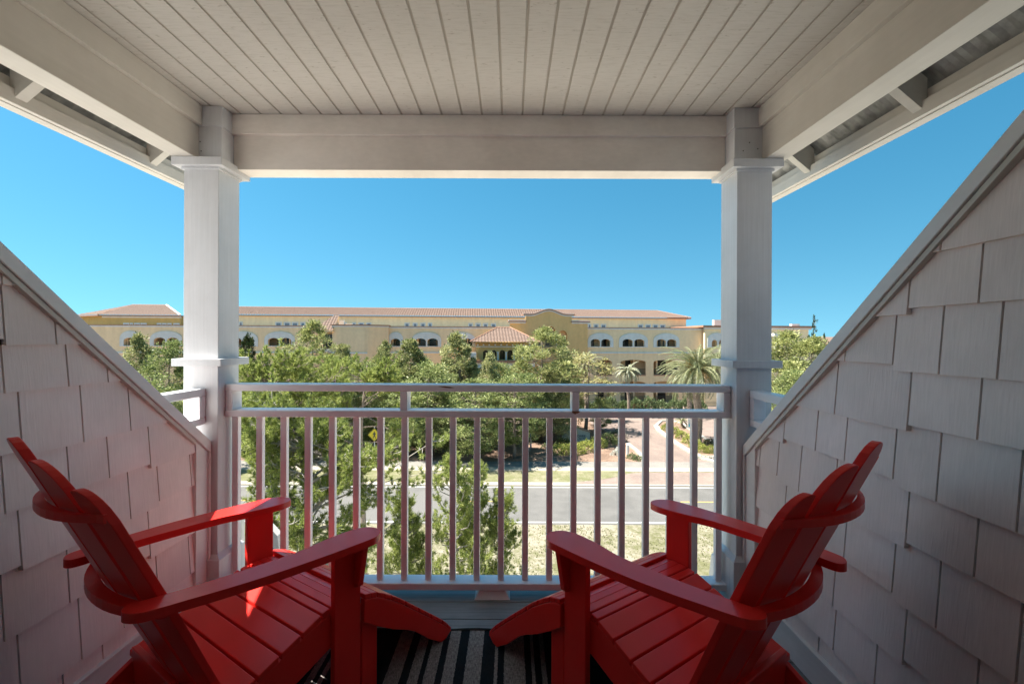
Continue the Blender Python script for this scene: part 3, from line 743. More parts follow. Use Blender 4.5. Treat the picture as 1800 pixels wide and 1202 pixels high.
T=[
('cedar',244,590,40,62,'upright olive cedar left of the left post, below the far left arched windows'),
('oak',298,603,36,78,'round olive tree touching the left edge of the left post'),
('oak',205,640,34,80,'low olive tree just above the rake of the left side wall'),
('cedar',330,640,44,60,'cedar mostly hidden behind the left post'),
('oak',262,655,30,90,'broad olive tree lowest in the gap between the left wall and the left post'),
('dark',436,588,47,46,'dark narrow evergreen directly right of the left post'),
('pine',551,569,46,84,'airy pine rising before the small tiled corner roof'),
('cedar',603,606,44,50,'thin light tree below the projecting blank bay'),
('oak',640,640,42,70,'round light green tree below the right half of the blank bay'),
('cedar',677,602,45,48,'cedar whose tip stands left of the single arched window'),
('cedar',722,597,46,70,'broad cedar before the double arched window left of the tower'),
('oak',760,640,40,90,'bright round tree low between the two middle cedars'),
('cedar',802,588,45,82,'tall cedar at the left corner of the small hip roofed tower'),
('cedar',860,622,43,50,'short cedar in front of the tower balcony'),
('oak',905,650,40,90,'round olive tree below the tower'),
('pine',957,578,47,100,'tallest pine, standing before the stepped gable and its tall arches'),
('cedar',992,612,51,46,'cedar tucked behind the right flank of the tallest pine'),
('yellow',1030,622,52,96,'pale yellow leaved spreading tree right of the tallest pine'),
('oak',712,665,41,80,'round green tree just above the rail right of the left spacer block'),
('oak',835,668,38,90,'green tree just above the rail below the tower'),
('cedar',604,655,41,60,'cedar with broad base just above the rail, left of the left spacer block'),
('oak',972,700,53,60,'small oak standing back to the left of the stone sign'),
('oak',1056,702,52,40,'small rounded tree at the left kerb of the driveway'),
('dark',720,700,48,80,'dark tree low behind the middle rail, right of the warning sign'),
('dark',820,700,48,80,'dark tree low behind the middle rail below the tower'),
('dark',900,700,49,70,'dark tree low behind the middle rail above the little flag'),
('pine',1385,588,36,125,'leafy pine right of the right post'),
('pine',1432,596,34,120,'pine crown cut by the rake of the right side wall'),
('slim',1431,556,44,34,'slender dark sprig of a tree sticking up against the sky at right'),
('slim',1449,590,42,20,'smaller dark sprig against the sky right of the slender one'),
('oak',1480,640,34,90,'round tree hidden mostly by the right side wall'),
('oak',1400,655,31,80,'low green tree between the right post and the right side wall'),
('cedar',780,655,42,60,'cedar low between the tall cedar and the bright round tree'),
('oak',560,660,40,90,'round tree under the airy pine'),
('oak',480,660,46,70,'tree at the foot of the dark narrow evergreen'),
]
for i,(px_,tp_) in enumerate([(592,640),(630,634),(664,628),(704,636),(748,632),(786,640),(828,636),(876,640),(916,634),(972,640)]):
    T.append((('cedar','oak','pine')[i%3],px_,tp_,47+(i%3),58,'feathery green tree number %d from the left in the front row above the rail'%(i+1)))
for i,(px_,tp_) in enumerate([(600,676),(642,668),(684,672),(726,662),(768,676),(812,664),(856,672),(900,668),(942,676)]):
    T.append((('oak','cedar','oak')[i%3],px_,tp_,47+(i%2)*2,66,'green tree number %d from the left in the shaded back row level with the rail'%(i+1)))
for k in T: put(*k)

# shrubs and hedges ------------------------------------------------
def bush(name,cx,cy,rx,ry,h,mat,label,cat='shrub',group=None,n=1400,leaf=.13,z=GZ):
    t=thing(name,label,cat,(cx,cy,z),group=group)
    d=unit(n); d[:,2]=np.abs(d[:,2])*1.0
    r=nr.uniform(.55,1.0,size=n)**.5; bumpy=1+.16*np.sin(d[:,0]*7+cx)*np.cos(d[:,1]*6+cy)
    C=d*np.array([rx,ry,h])*(r*bumpy)[:,None]; C[:,2]=C[:,2].clip(.02)
    obj('foliage',fast_mesh('foliage',leaves(C,leaf,.55,d+unit(n)*.7),0,mat),t)
    m=MB()
    for k in range(7):
        a=rng.uniform(0,6.28); m.tube([(0,0,0),(rx*.35*math.cos(a),ry*.35*math.sin(a),h*.5),(rx*.6*math.cos(a),ry*.6*math.sin(a),h*.78)],[.03,.02,.008],4,cap=False)
    m.build('stem',M['bark_dark'],t); return t
# hedge row before the building
for i,px in enumerate(range(1030,1246,22)):
    x,y=gp(px,722.5); bush('oleander_shrub',x,y-.3*(i%2),1.15,1.0,1.65+.25*((i*7)%3),M['greyhedge'],'grey green oleander, number %d from the left before the long building'%(i+1),group='oleander row before the building',n=1500,leaf=.2)
for i,(px,py,rx,h,mt) in enumerate([(985,797,1.2,.9,'hedge'),(1008,797,1.2,1.0,'hedge'),(1030,793,1.2,1.05,'hedge'),(1050,786,1.0,1.1,'hedge'),(990,786,1.0,.9,'dark'),(1068,781,1.1,1.15,'oak'),(1085,776,1.0,1.2,'dark')]):
    x,y=gp(px,py); bush('clipped_hedge',x,y,rx,.8,h,M[mt],['yellow green hedge clump lowest left in front of the stone sign','yellow green hedge clump directly before the lettering of the stone sign','yellow green hedge clump before the right end of the stone sign','yellow green hedge clump just right of the stone sign','dark low shrub at the left foot of the stone sign','mid green shrub halfway between the stone sign and the driveway','dark shrub at the corner of the driveway kerb'][i],group='planting round the stone sign',n=1500,leaf=.11)
for i,(px,py) in enumerate([(1167,760),(1180,766),(1193,774),(1206,783),(1218,791)]):
    x,y=gp(px+6,py-4); bush('island_hedge',x,y,.75,.75,.8,M['hedge'],'bright hedge clump number %d from the far tip along the palm island kerb'%(i+1),group='bright hedge along the island kerb',n=1100,leaf=.1)
for i,(px,py) in enumerate([(1236,795),(1250,796),(1264,797),(1247,783)]):
    x,y=gp(px,py); bush('low_shrub',x,y,.6,.5,.75,M['hedge' if i<3 else 'dark'],['low clipped shrub at the foot of the date palm','low clipped shrub right of the date palm foot','low clipped shrub cut off by the right post','dark small shrub just behind the date palm foot'][i],group='low shrubs on the palm island',n=900,leaf=.09)
for i,px in enumerate((1232,1241,1250,1259)):
    x,y=gp(px,806); bush('white_flower_clump',x,y,.32,.28,.28,M['flower'],'white bedding flowers, clump %d from the left below the date palm'%(i+1),'flowers',group='white flowers on the palm island',n=260,leaf=.08)
for i,(px,py) in enumerate([(1088,795),(1082,800),(950+9,788),(1111,806),(1121,809)]):
    x,y=gp(px,py); bush('bed_plant',x,y,.5,.4,.5,M['flower' if i<2 else 'greyhedge'],['white leaved bed plant by the driveway mouth','smaller white leaved plant left of the driveway mouth','pale small plant left of the sign hedge','grey low plant inside the driveway kerb curve','grey low plant at the very corner of sidewalk and driveway'][i],'plant',group='small plants in the mulch bed',n=420,leaf=.09)
# shaded undergrowth under the tree belt
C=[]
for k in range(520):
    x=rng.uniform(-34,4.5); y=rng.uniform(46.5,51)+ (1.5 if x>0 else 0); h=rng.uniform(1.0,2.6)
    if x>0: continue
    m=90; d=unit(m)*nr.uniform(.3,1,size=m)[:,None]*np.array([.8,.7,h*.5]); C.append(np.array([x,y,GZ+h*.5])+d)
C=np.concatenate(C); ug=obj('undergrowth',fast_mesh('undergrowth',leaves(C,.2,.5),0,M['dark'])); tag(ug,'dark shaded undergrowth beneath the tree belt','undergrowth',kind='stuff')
# grass tufts scattered on the near lawn
n=26000; X=nr.uniform(-22,24,size=n); Y=nr.uniform(13,25.6,size=n); keep=(np.sin(X*.9+np.sin(Y*.7)*2)+np.sin(Y*1.3+X*.4)+nr.normal(size=n)*.8)>.1
X=X[keep];Y=Y[keep]; C=np.stack([X,Y,np.full(len(X),GZ)],1); A=unit(len(X))*.6; A[:,2]=1; A/=np.linalg.norm(A,axis=1)[:,None]
tag(obj('lawn_grass',fast_mesh('lawn_grass',blades(C,A,.10,.05),0,leaf_mat('grass_blades',[(.2,(.11,.12,.045)),(.8,(.24,.25,.10))],.3),3)),'sparse short grass growing through the sand','grass',kind='stuff')

C=[]
for k in range(900):
    sd=rng.choice((-1,1)); x=sd*rng.uniform(78,330); y=rng.uniform(95,135)-(abs(x)-78)*.25; h=rng.uniform(5,10)
    m=60; d=unit(m)*nr.uniform(.4,1,size=m)[:,None]*np.array([3.2,2.5,h*.5]); C.append(np.array([x,y,GZ+h*.5])+d)
C=np.concatenate(C); tag(obj('far_woodland',fast_mesh('far_woodland',leaves(C,.9,.6),0,M['oak'])),'low band of woodland far off on both sides of the long building','woodland',kind='stuff')
# near pines -------------------------------------------------------
def brush(C,A,tufts,L=.085,per=34,twl=.12,bw=.013):
    """needle brushes: C tip points, A twig directions"""
    out=[]
    for c,a in zip(C,A):
        for j in range(tufts):
            m=per; base=np.array(c)-np.array(a)*twl*j*.75+nr.normal(size=(m,3))*.012
            d=unit(m)*.75+np.array(a)*.8; d/=np.linalg.norm(d,axis=1)[:,None]
            out.append(blades(base,d,L,bw))
    return np.concatenate(out)
def near_pine(label,x,y,top,limbs,seed,L=.09,per=30,cones=30,leaf='nearpine',bw=.013,bark=None,group='pines close to the balcony'):
    """limbs: list of (px,py,D,spread) target points for branch ends"""
    r=random.Random(seed); t=thing('pine_tree',label,'tree',(x,y,GZ),group=group)
    O=Vector((x,y,GZ)); H=top-GZ
    tr=MB(); K=12; wob=lambda q:Vector((.18*math.sin(q*5+seed),.18*math.cos(q*4+seed),0))*q
    ax=lambda q: Vector((0,0,H*.97*q))+wob(q)
    tr.tube([ax(k/K) for k in range(K+1)],[.15*(1-k/K)+.02 for k in range(K+1)],9)
    tips=[];dirs=[];cn=[]
    for (px,py,D,sp,nt) in limbs:
        e=at(px,py,D)-O; q=max(.35,min(.93,(e.z-.55*math.hypot(e.x,e.y)*r.uniform(-.8,1.5))/H)); a=ax(q); d=e-a
        mid=a+d*.5+Vector((r.gauss(0,.22),r.gauss(0,.22),-.16*d.length*r.uniform(-.6,1)))
        tr.tube([a,a+(mid-a)*.5+Vector((0,0,.03)),mid,mid+(e-mid)*.55+Vector((r.gauss(0,.05),r.gauss(0,.05),.02)),e],[.026,.02,.014,.009,.004],5,cap=False)
        dn=d.normalized()
        for k in range(nt):
            f=r.uniform(.35,1.02); base=mid+(e-mid)*min(1,max(0,(f-.35)/.65)) ; 
            off=Vector((r.gauss(0,1),r.gauss(0,1),r.gauss(.25,.7))).normalized()*sp*r.uniform(.35,1.0)
            tip=base+off*(.5+.5*f)+dn*sp*.4
            kn=base+(tip-base)*.5+Vector((0,0,-.04))
            tr.tube([base,kn,tip],[.009,.006,.003],3,cap=False)
            tips.append(tuple(tip)); dd=(tip-kn).normalized()+Vector((0,0,.35)); dd.normalize(); dirs.append(tuple(dd))
            if r.random()<.07: cn.append(kn+Vector((r.gauss(0,.03),r.gauss(0,.03),-.03)))
        for k in range(4):   # dead twigs
            b=mid+(a-mid)*r.uniform(0,.9); o=Vector((r.gauss(0,1),r.gauss(0,1),r.gauss(0,.6))).normalized()*r.uniform(.2,.55)
            tr.tube([b,b+o*.5+Vector((0,0,.03)),b+o],[.008,.005,.002],3,cap=False)
    tr.build('trunk',M[bark or 'bark'],t,smooth=True)
    obj('crown',fast_mesh('crown',brush(tips,dirs,3,L,per,bw=bw),0,M[leaf],3),t)
    for c in cn[:cones]:
        MB().ball(c,.046,8,6,1.25).build('pine_cone',M['cone'],t,smooth=True)
    return t
def limbs_in(seed,boxes):
    r=random.Random(seed); L=[]
    for (x0,x1,y0,y1,d0,d1,n,sp,nt) in boxes:
        for k in range(n): L.append((r.uniform(x0,x1),r.uniform(y0,y1),r.uniform(d0,d1),sp,nt))
    return L
p0=at(520,900,8.2)
near_pine('bright green pine full of cones close behind the left half of the railing',p0.x,p0.y,.1,limbs_in(1,[(415,480,690,790,7.6,9,9,.36,22),(480,605,700,790,7.8,9.2,13,.34,22),(690,715,770,800,7.8,9,3,.26,18),(410,520,770,880,7.4,9.4,13,.34,22),(520,600,800,860,8,9.4,4,.3,16),(560,735,780,850,7.6,9,8,.34,20),(600,720,850,905,7.4,8.6,5,.30,16),(425,640,890,1010,7.2,9,17,.32,17),(740,770,770,830,8,8.8,2,.28,14)]),3,cones=60,per=30,bark='twig')
p1=at(470,700,14.5)
near_pine('yellow green pine whose rounded top rises above the rail next to the left post',p1.x,p1.y,at(480,618,14.5).z,limbs_in(2,[(425,600,618,660,13.5,16,16,.5,20),(405,600,655,720,13,16,26,.5,22),(405,590,710,780,13.5,15.5,12,.5,18)]),5,L=.13,per=30,cones=30,bw=.018)
p2=at(640,720,19)
near_pine('yellow green pine rising to the rail beneath the blank bay of the long building',p2.x,p2.y,at(610,630,19).z,limbs_in(4,[(560,700,640,690,18,20,16,.6,20),(560,612,690,760,18,20,8,.5,16),(690,740,700,760,18,20,4,.5,16)]),8,L=.16,per=28,cones=15,bw=.023)
# young upright pines in the middle
def young(label,px,py,D,base_py,w,seed,leaders=9,low=1060):
    e=at(px,py,D); r=random.Random(seed); t=thing('young_pine',label,'tree',(e.x,e.y,GZ),group='young upright pines below the balcony')
    H=e.z-GZ; zl=at(px,low,D).z-GZ; tr=MB(); tips=[];dirs=[]
    tr.tube([(0,0,0),(.05,0,H*.5),(0,.04,H*.97)],[.07,.045,.008],7)
    Wd=w*D/FPX/2
    for k in range(leaders*6):
        z0=zl+(H-zl)*r.random()**.9*.93; th=r.uniform(0,6.28); rr=Wd*(1.06-(z0-zl)/(H-zl))**.7*r.uniform(.45,1.05); ln=rr*1.25
        a=Vector((.03,.02,z0-.1)); b=Vector((math.cos(th)*rr*.75,math.sin(th)*rr*.75,z0+.10*ln)); c=Vector((math.cos(th)*rr,math.sin(th)*rr,z0+.55*ln))
        tr.tube([a,b,c],[.014,.010,.004],4,cap=False)
        for j in range(11):
            f=j/10; p=(b.lerp(c,(f-.4)/.6) if f>.4 else a.lerp(b,f/.4)) if f>.25 else b.lerp(c,r.random())
            o=Vector((r.gauss(0,1),r.gauss(0,1),r.gauss(1.2,.5))).normalized()*r.uniform(.06,.22)
            tips.append(tuple(p+o)); dd=o.normalized()+Vector((0,0,.8)); dd.normalize(); dirs.append(tuple(dd))
    tr.build('trunk',M['twig'],t); obj('crown',fast_mesh('crown',brush(tips,dirs,2,.08,20,.08,bw=.012),0,M['nearpine'],3),t)
    return t
young('young upright pine with the tallest tips, right of the cone laden pine',795,785,9.2,1010,165,21,10)
young('young upright pine with a pointed tip, right of the tallest young pine',838,812,9.8,1010,110,22,9)
young('short young pine lowest and furthest right of the young pines',884,862,9.6,1010,95,23,7)
young('young pine low between the chair arm and the cone laden pine',715,868,9.0,1010,100,24,8)

# ------------------------------------------------------------------ palms
def frond(mbv,base,yaw,pitch,L,droop,lw,nl,rg_):
    pts=[];p=np.array(base,float);pt=pitch
    for k in range(15):
        pts.append(p.copy()); st=L/14
        p=p+np.array([math.cos(yaw)*math.cos(pt),math.sin(yaw)*math.cos(pt),math.sin(pt)])*st; pt-=droop/14
    pts=np.array(pts); side=np.array([-math.sin(yaw),math.cos(yaw),0.])
    V=[]
    for k in range(nl):
        f=(k+1)/(nl+1)*.96+.03; x=f*14; i=min(13,int(x)); q=pts[i]+(pts[i+1]-pts[i])*(x-i); d=pts[i+1]-pts[i]; d/=np.linalg.norm(d)
        ll=lw*math.sin(math.pi*(f*.82+.12))**.6*rg_.uniform(.85,1.15)
        up=np.cross(side,d)
        for s in (-1,1):
            a=side*s*.78+d*.62-np.array([0,0,.22])+up*rg_.uniform(-.1,.3); a/=np.linalg.norm(a); w=d*.028
            V += [q-w,q+w,q+a*ll]
    mbv.append(np.array(V)); return pts
def palm(label,px,py,Dbase_py,nf,L,trunk_r,seed,crown_px=None,mat='palmleaf',fruit=False,dr=1.9,group='palms by the driveway',D=None,name='date_palm',lw=.42,green=False):
    r=random.Random(seed)
    if D is None: D=10.5*FPX/(unroll(px,Dbase_py)[1]-VY)
    c=at(px,py,D); b=at(px,Dbase_py,D) if Dbase_py else c
    t=thing(name,label,'palm tree',(c.x,c.y,GZ),group=group); h=c.z-GZ
    tr=MB(); pts=[(.12*math.sin(k*.35),0,h*k/16) for k in range(17)]
    tr.tube([(x,y,z) for x,y,z in pts],[trunk_r*(1.25 if k==0 else 1.0+.06*(k%2)) for k in range(17)],12)
    for k in range(int(h/.16)):          # leaf bases on the trunk
        for j in range(6):
            a=j*1.047+k*.5; z=k*.16+.1; x0=pts[min(16,int(z/h*16))][0]
            tr.hexa([(x0+math.cos(a-.3)*trunk_r,math.sin(a-.3)*trunk_r,z),(x0+math.cos(a+.3)*trunk_r,math.sin(a+.3)*trunk_r,z),(x0+math.cos(a+.3)*trunk_r*1.05,math.sin(a+.3)*trunk_r*1.05,z+.02),(x0+math.cos(a-.3)*trunk_r*1.05,math.sin(a-.3)*trunk_r*1.05,z+.02)],
              [(x0+math.cos(a-.16)*trunk_r*1.12,math.sin(a-.16)*trunk_r*1.12,z+.09),(x0+math.cos(a+.16)*trunk_r*1.12,math.sin(a+.16)*trunk_r*1.12,z+.09),(x0+math.cos(a+.16)*trunk_r*1.16,math.sin(a+.16)*trunk_r*1.16,z+.1),(x0+math.cos(a-.16)*trunk_r*1.16,math.sin(a-.16)*trunk_r*1.16,z+.1)])
    tr.build('trunk',flat('palm_bark',(.27,.215,.17),.9,.4,9,.5),t)
    V=[];ra=MB()
    for k in range(nf):
        q=k/nf; yaw=k*2.39996+r.gauss(0,.15); pitch=R(82-105*q+r.gauss(0,6)); 
        P=frond(V,(.12*math.cos(yaw),.12*math.sin(yaw),h+.15),yaw,pitch,L*r.uniform(.85,1.08),dr*(.55+.6*r.random()),lw,46,r)
        ra.tube([tuple(x) for x in P[::2]],[.035*(1-i/8)+.006 for i in range(8)],4,cap=False)
    ra.build('frond_stalks',flat('palm_stalk',(.30,.30,.15),.6),t)
    obj('fronds',fast_mesh('fronds',np.concatenate(V),0,M[mat],3),t)
    if fruit:
        for k in range(9):
            a=r.uniform(0,6.28); cc=np.array([math.cos(a)*.7,math.sin(a)*.7,h-.35+r.uniform(-.3,.9)])+nr.normal(size=(220,3))*np.array([.26,.26,.34])
            obj('date_cluster',fast_mesh('date_cluster',leaves(cc,.10,.5),0,M['fruit']),t)
    if green:
        d=unit(1600)*nr.uniform(.6,1,size=1600)[:,None]*np.array([.72,.72,.6]); obj('crown_shaft_fern',fast_mesh('fern',leaves(d+np.array([0,0,h-.9]),.1,.4),0,leaf_mat('fern_leaves',[(.2,(.03,.08,.01)),(.8,(.12,.26,.03))],.3)),t)
    return t
palm('large date palm with orange date stalks beside the right post',1226,652,779,92,4.3,.36,5,fruit=True,green=True,dr=1.9,lw=.5)
palm('date palm with leaning trunk just left behind the large date palm',1211,664,733,44,3.9,.30,6,dr=1.9,lw=.5)
palm('date palm partly hidden behind the right post',1262,640,728,44,3.9,.30,9,fruit=True,dr=1.8,lw=.5)
palm('silvery fan palm in front of the right ground floor arches',1104,655,None,46,2.1,.2,7,D=62,mat='fanleaf',dr=2.4,lw=.34,name='fan_palm',group='fan palms before the building')
palm('small darker fan palm behind the pale yellow tree',1029,640,None,40,2.3,.2,8,D=58,mat='palmleaf',dr=2.1,lw=.34,name='fan_palm',group='fan palms before the building')
palm('tiny young palm beside the coloured banner sign',1199,741,None,12,1.0,.10,12,D=54,dr=1.6,lw=.25,name='young_palm')

# ------------------------------------------------------------------ long resort building
ANG=R(5.0); BD=69.5
def bl(px,py,n=0):
    x,y=unroll(px,py); a=(x-VX)/FPX; ox,oy=-n*math.sin(ANG),BD+n*math.cos(ANG)
    d=(-ox*math.sin(ANG)+oy*math.cos(ANG))/(-a*math.sin(ANG)+math.cos(ANG)); X=a*d
    return (X-ox)*math.cos(ANG)+(d-oy)*math.sin(ANG), CAMZ-(y-VY)/FPX*d
S=lambda px,n=0: bl(px,590,n)[0]
def stucco(name,c): 
    t=NT(name); v=t.coord(); n=t.noise(v,2.2,4); n2=t.noise(t.coord((1,1,.15)),1.4,3)
    t.col(t.mix(1,t.ramp(n,[(.3,[x*.95 for x in c]),(.7,[min(1,x*1.04) for x in c])]),t.ramp(n2,[(.35,(.92,.91,.9)),(.65,(1,1,1))]),'MULTIPLY')).rough(.9,.2); return t.m
M['cream']=stucco('cream_stucco',(.93,.69,.43)); M['upper']=stucco('pale_yellow_stucco',(.94,.75,.47)); M['tan']=stucco('tan_stucco',(.80,.50,.22)); M['gold']=stucco('golden_stucco',(.60,.41,.16))
M['casing']=stucco('white_casing',(.72,.71,.68)); M['terra']=flat('terracotta_coping',(.36,.19,.12),.8,.15,3)
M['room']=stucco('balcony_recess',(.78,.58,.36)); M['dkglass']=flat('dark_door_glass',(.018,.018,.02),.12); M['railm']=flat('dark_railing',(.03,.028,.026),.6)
t=NT('roof_tiles'); v=t.coord((1,1,1)); n=t.noise(v,3.5,3); n2=t.noise(t.coord(),11,2)
t.col(t.mix(.5,t.ramp(n,[(.3,(.12,.072,.052)),(.7,(.19,.125,.095))]),t.ramp(n2,[(.3,(.10,.06,.045)),(.5,(.19,.13,.10)),(.7,(.28,.235,.20))]))).rough(.8,.3); M['tile']=t.m

bd=thing('resort_building','long cream stucco resort building with arched loggias and red tiled roof beyond the trees','building',(0,BD,0),ANG)
def bp(mb,name,mat,par=None,bev=0): return mb.build(name,mat,par or bd,bevel=bev)
def arch(s0,s1,z0,zs,rise,n=10):
    """opening outline: flat sill z0, springing zs, segmental/round top"""
    P=[(s0,z0),(s1,z0),(s1,zs)]
    c=(s0+s1)/2; h=(s1-s0)/2
    for k in range(1,n): 
        a=math.pi*k/n; P.append((c+h*math.cos(a),zs+rise*math.sin(a)))
    P.append((s0,zs)); return P
ZP=2.97
casings=[]; holes=[]
doubles=[(264,321),(399,454),(465,519),(724,776),(787,836),(1033,1078),(1088,1138.5),(1148.5,1194)]
singles=[(211,246),(682,709)]
for a,b in doubles:
    s0,s1=S(a),S(b); cs=[]
    m_=(s0+s1)/2; w=s1-s0
    for x0,x1 in ((s0+.12*w,m_-.025*w),(m_+.025*w,s1-.12*w)): cs.append(arch(x0,x1,.10,.84,.42))
    casings.append((s0,s1,cs,True)); holes+=cs
for a,b in singles:
    s0,s1=S(a),S(b); w=s1-s0; cs=[arch(s0+.2*w,s1-.2*w,.10,.80,.42)]; casings.append((s0,s1,cs,False)); holes+=cs
# the pedestrian levels below
low=[]
for a,b in ((1048,1076),(1091,1135.5),(1149,1192),(1000,1034)):
    s0,s1=S(a),S(b); low.append(arch(s0,s1,-4.3,-2.35,.38)); low.append(arch(s0,s1,-8.6,-5.7,.38))
for a,b in ((735,760),(790,815),(690,715),(640,668)):
    s0,s1=S(a),S(b); low.append(arch(s0,s1,-4.3,-2.35,.38))
sL,sR=S(120),S(1237)
wall=MB(); wall.prism([(sL,GZ),(sR,GZ),(sR,ZP),(sL,ZP)],'y',0,.45,holes=holes+low); bp(wall,'wall',M['cream'])
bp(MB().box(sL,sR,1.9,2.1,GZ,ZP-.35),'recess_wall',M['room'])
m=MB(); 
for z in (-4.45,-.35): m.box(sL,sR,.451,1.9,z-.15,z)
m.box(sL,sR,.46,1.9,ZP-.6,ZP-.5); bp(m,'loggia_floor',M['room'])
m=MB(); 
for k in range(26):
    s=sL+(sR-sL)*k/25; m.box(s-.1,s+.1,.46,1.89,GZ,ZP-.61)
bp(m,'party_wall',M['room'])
bp(MB().box(sL-.2,sR+.1,-.14,.5,ZP,ZP+.11),'coping',M['terra']); bp(MB().box(sL-.1,sR+.05,-.07,-.002,ZP-.24,ZP-.002),'cornice',M['casing'])
bp(MB().box(sL,sR,-.12,-.002,-.98,-.76),'string_course',M['casing'])
bp(MB().box(sL,sR,2.5,11.0,ZP-.5,ZP-.3),'terrace_deck',M['walk'])
for (s0,s1,cs,dbl) in casings:
    c=(s0+s1)/2;h=(s1-s0)/2
    out=[(s0,-.02),(s1,-.02),(s1,.95)]+[(c+h*math.cos(math.pi*k/16),.95+(2.2-.95)*math.sin(math.pi*k/16)**.85) for k in range(1,16)]+[(s0,.95)]
    w=bp(MB().prism(out,'y',-.10,-.004,holes=[[(p[0],p[1]) for p in q] for q in cs]),'window',M['casing'])
    for i,q in enumerate(cs):
        x0=min(p[0] for p in q);x1=max(p[0] for p in q)
        if (i+int(s0))%2: x0,x1=x0+.15,x0+.15+(x1-x0)*.62
        else: x0=x0+(x1-x0)*.35
        MB().box(x0,x1,1.84,1.895,-.3,1.35).build('glass_door',M['dkglass'],w)
    rl=MB(); rl.box(s0+.3,s1-.3,.3,.33,.42,.45); rl.build('sill_rail',M['railm'],w)
for q in low:
    x0=min(p[0] for p in q);x1=max(p[0] for p in q); z0=min(p[1] for p in q)
    w=bp(MB().box(x0,x1,-.05,.44,z0-.16,z0-.002),'balcony_slab',M['terra'])
    MB().box(x0+(x1-x0)*.34,x0+(x1-x0)*.7,1.84,1.895,z0-.1,z0+2.15).build('glass_door',M['dkglass'],w)
    rl=MB(); rl.box(x0,x1,.2,.23,z0+.85,z0+.9)
    for k in range(int((x1-x0)/.14)): rl.box(x0+.14*k,x0+.14*k+.03,.205,.225,z0,z0+.85)
    rl.build('balcony_rail',M['railm'],w)
# upper set back storey, n=11
n1=11.0
u0,u1=bl(340,577,n1)[0],bl(1206,577,n1)[0]
bp(MB().box(u0,u1,n1,n1+9,ZP-.5,4.95),'upper_wall',M['upper'])
def tiles(name,quad,per,amp=.085,par=None,nz=2,mat=None):
    """corrugated tile sheet: quad = eaveL, eaveR, ridgeR, ridgeL in local coordinates"""
    a,b,c,d=[Vector(p) for p in quad]; L=(b-a).length; N=max(8,int(L/per)*8); nrm=(b-a).cross(d-a).normalized()
    if nrm.z<0: nrm=-nrm
    ex=(b-a).normalized(); V=[];F=[]
    up=((d-a)-ex*(d-a).dot(ex)); W_=up.length; up.normalize()
    rowsN=max(2,int(W_/.42))
    cl=(d-a).dot(ex); cr_=(c-a).dot(ex)
    for j in range(rowsN+1):
        for st in (0,1):
            if (j==0 and st==1): pass
            f=j/rowsN; lo_=cl*f; hi_=L+(cr_-L)*f
            for i in range(N+1):
                x=L*i/N; x=min(max(x,lo_),hi_)
                h=amp*abs(math.sin(math.pi*x/per))+ (.035 if st==1 else 0.0)
                V.append(tuple(a+ex*x+up*(W_*f+st*.002)+nrm*h))
    R_=N+1
    for j in range(2*rowsN+1):
        for i in range(N): k=j*R_+i; F.append((k,k+1,k+1+R_,k+R_))
    m=MB(); m.add(V,F); return m.build(name,mat or M['tile'],par or bd)
ze=5.0; zr_=6.66; e0=n1-.6; r0=n1+4
sE0,sE1=bl(330,556,e0)[0],bl(1215,559.5,e0)[0]; sR1=bl(1155,546,r0)[0]
tiles('roof_tiles',[(sE0,e0,ze+.12),(sE1,e0,ze+.12),(sR1,r0,zr_),(sE0,r0,zr_)],.42)
tiles('roof_tiles',[(sE1,e0,ze+.12),(sE1,e0+9,ze+.12),(sR1,r0+.2,zr_),(sR1,r0,zr_)],.42)
bp(MB().box(sE0,sE1,e0,e0+9,ze-.06,ze+.1),'eave',M['terra'])
m=MB(); m.tube([(sE1,e0,ze+.2),(sR1,r0,zr_+.05)],.09,6); m.tube([(sE0,r0,zr_+.05),(sR1,r0,zr_+.05)],.09,6); bp(m,'ridge_cap',M['terra'])
for grp in ([(420,427),(484,495.5),(499,511),(513,524.5),(528,537)],[(603,610),(619,625.5),(630,640),(644,653)],[(711,720),(725.5,734),(739,748),(752,760)],[(823,831),(835.5,845),(849,858),(863,872)],[(1033,1039),(1043,1052),(1056,1065.5)],[(1121,1130.5),(1134,1144),(1147,1157),(1159.5,1169.5)]):
    for a,b in grp:
        s0,s1=S(a,n1),S(b,n1); w=bp(MB().prism([(s0,2.6),(s1,2.6),(s1,3.98),(s0,3.98)],'y',n1-.08,n1-.003,holes=[[(s0+.18,2.75),(s1-.18,2.75),(s1-.18,3.80),(s0+.18,3.80)]]),'terrace_window',M['casing'])
        MB().box(s0+.15,s1-.15,n1-.03,n1-.004,2.7,3.84).build('pane',flat('grey_window_glass',(.20,.24,.27),.15),w)
for px in (560,776,806,882,1103,1118):   # pilasters on the upper wall
    s=S(px,n1); bp(MB().box(s-.12,s+.12,n1-.05,n1-.002,ZP-.4,4.9),'pilaster',M['upper'])
# stepped gable block
p0_,p1_=S(897,-1),S(1033,-1); nB=-1.0
c0,c1_=S(924,nB),S(1005,nB); cc=S(965,nB)
top=[(p0_,3.80),(c0,3.80),(c0,4.85)]
N=22
curve=[]
for k in range(N+1):
    f=k/N; s=c0+(c1_-c0)*f; x=abs(f-.5)*2
    curve.append((s,4.85+(.75*(.5+.5*math.cos(math.pi*min(1,x/.78))))))
gh=[arch(S(a,nB),S(b,nB),.1,z,r) for a,b,z,r in ((958.5,976.5,2.35,.8),(981.5,997,1.85,.68),(938,955,1.85,.68))]
outl=[(p0_,GZ),(p1_,GZ),(p1_,3.80),(c1_,3.80)]+curve[::-1]+[(c0,3.80),(p0_,3.80)]
bp(MB().prism(outl,'y',nB,.0-.002,holes=gh),'gable_wall',M['tan'])
w=bp(MB().box(S(938,nB),S(997,nB),-.0019,-.0010,1.62,3.3),'arch_infill',M['cream'])
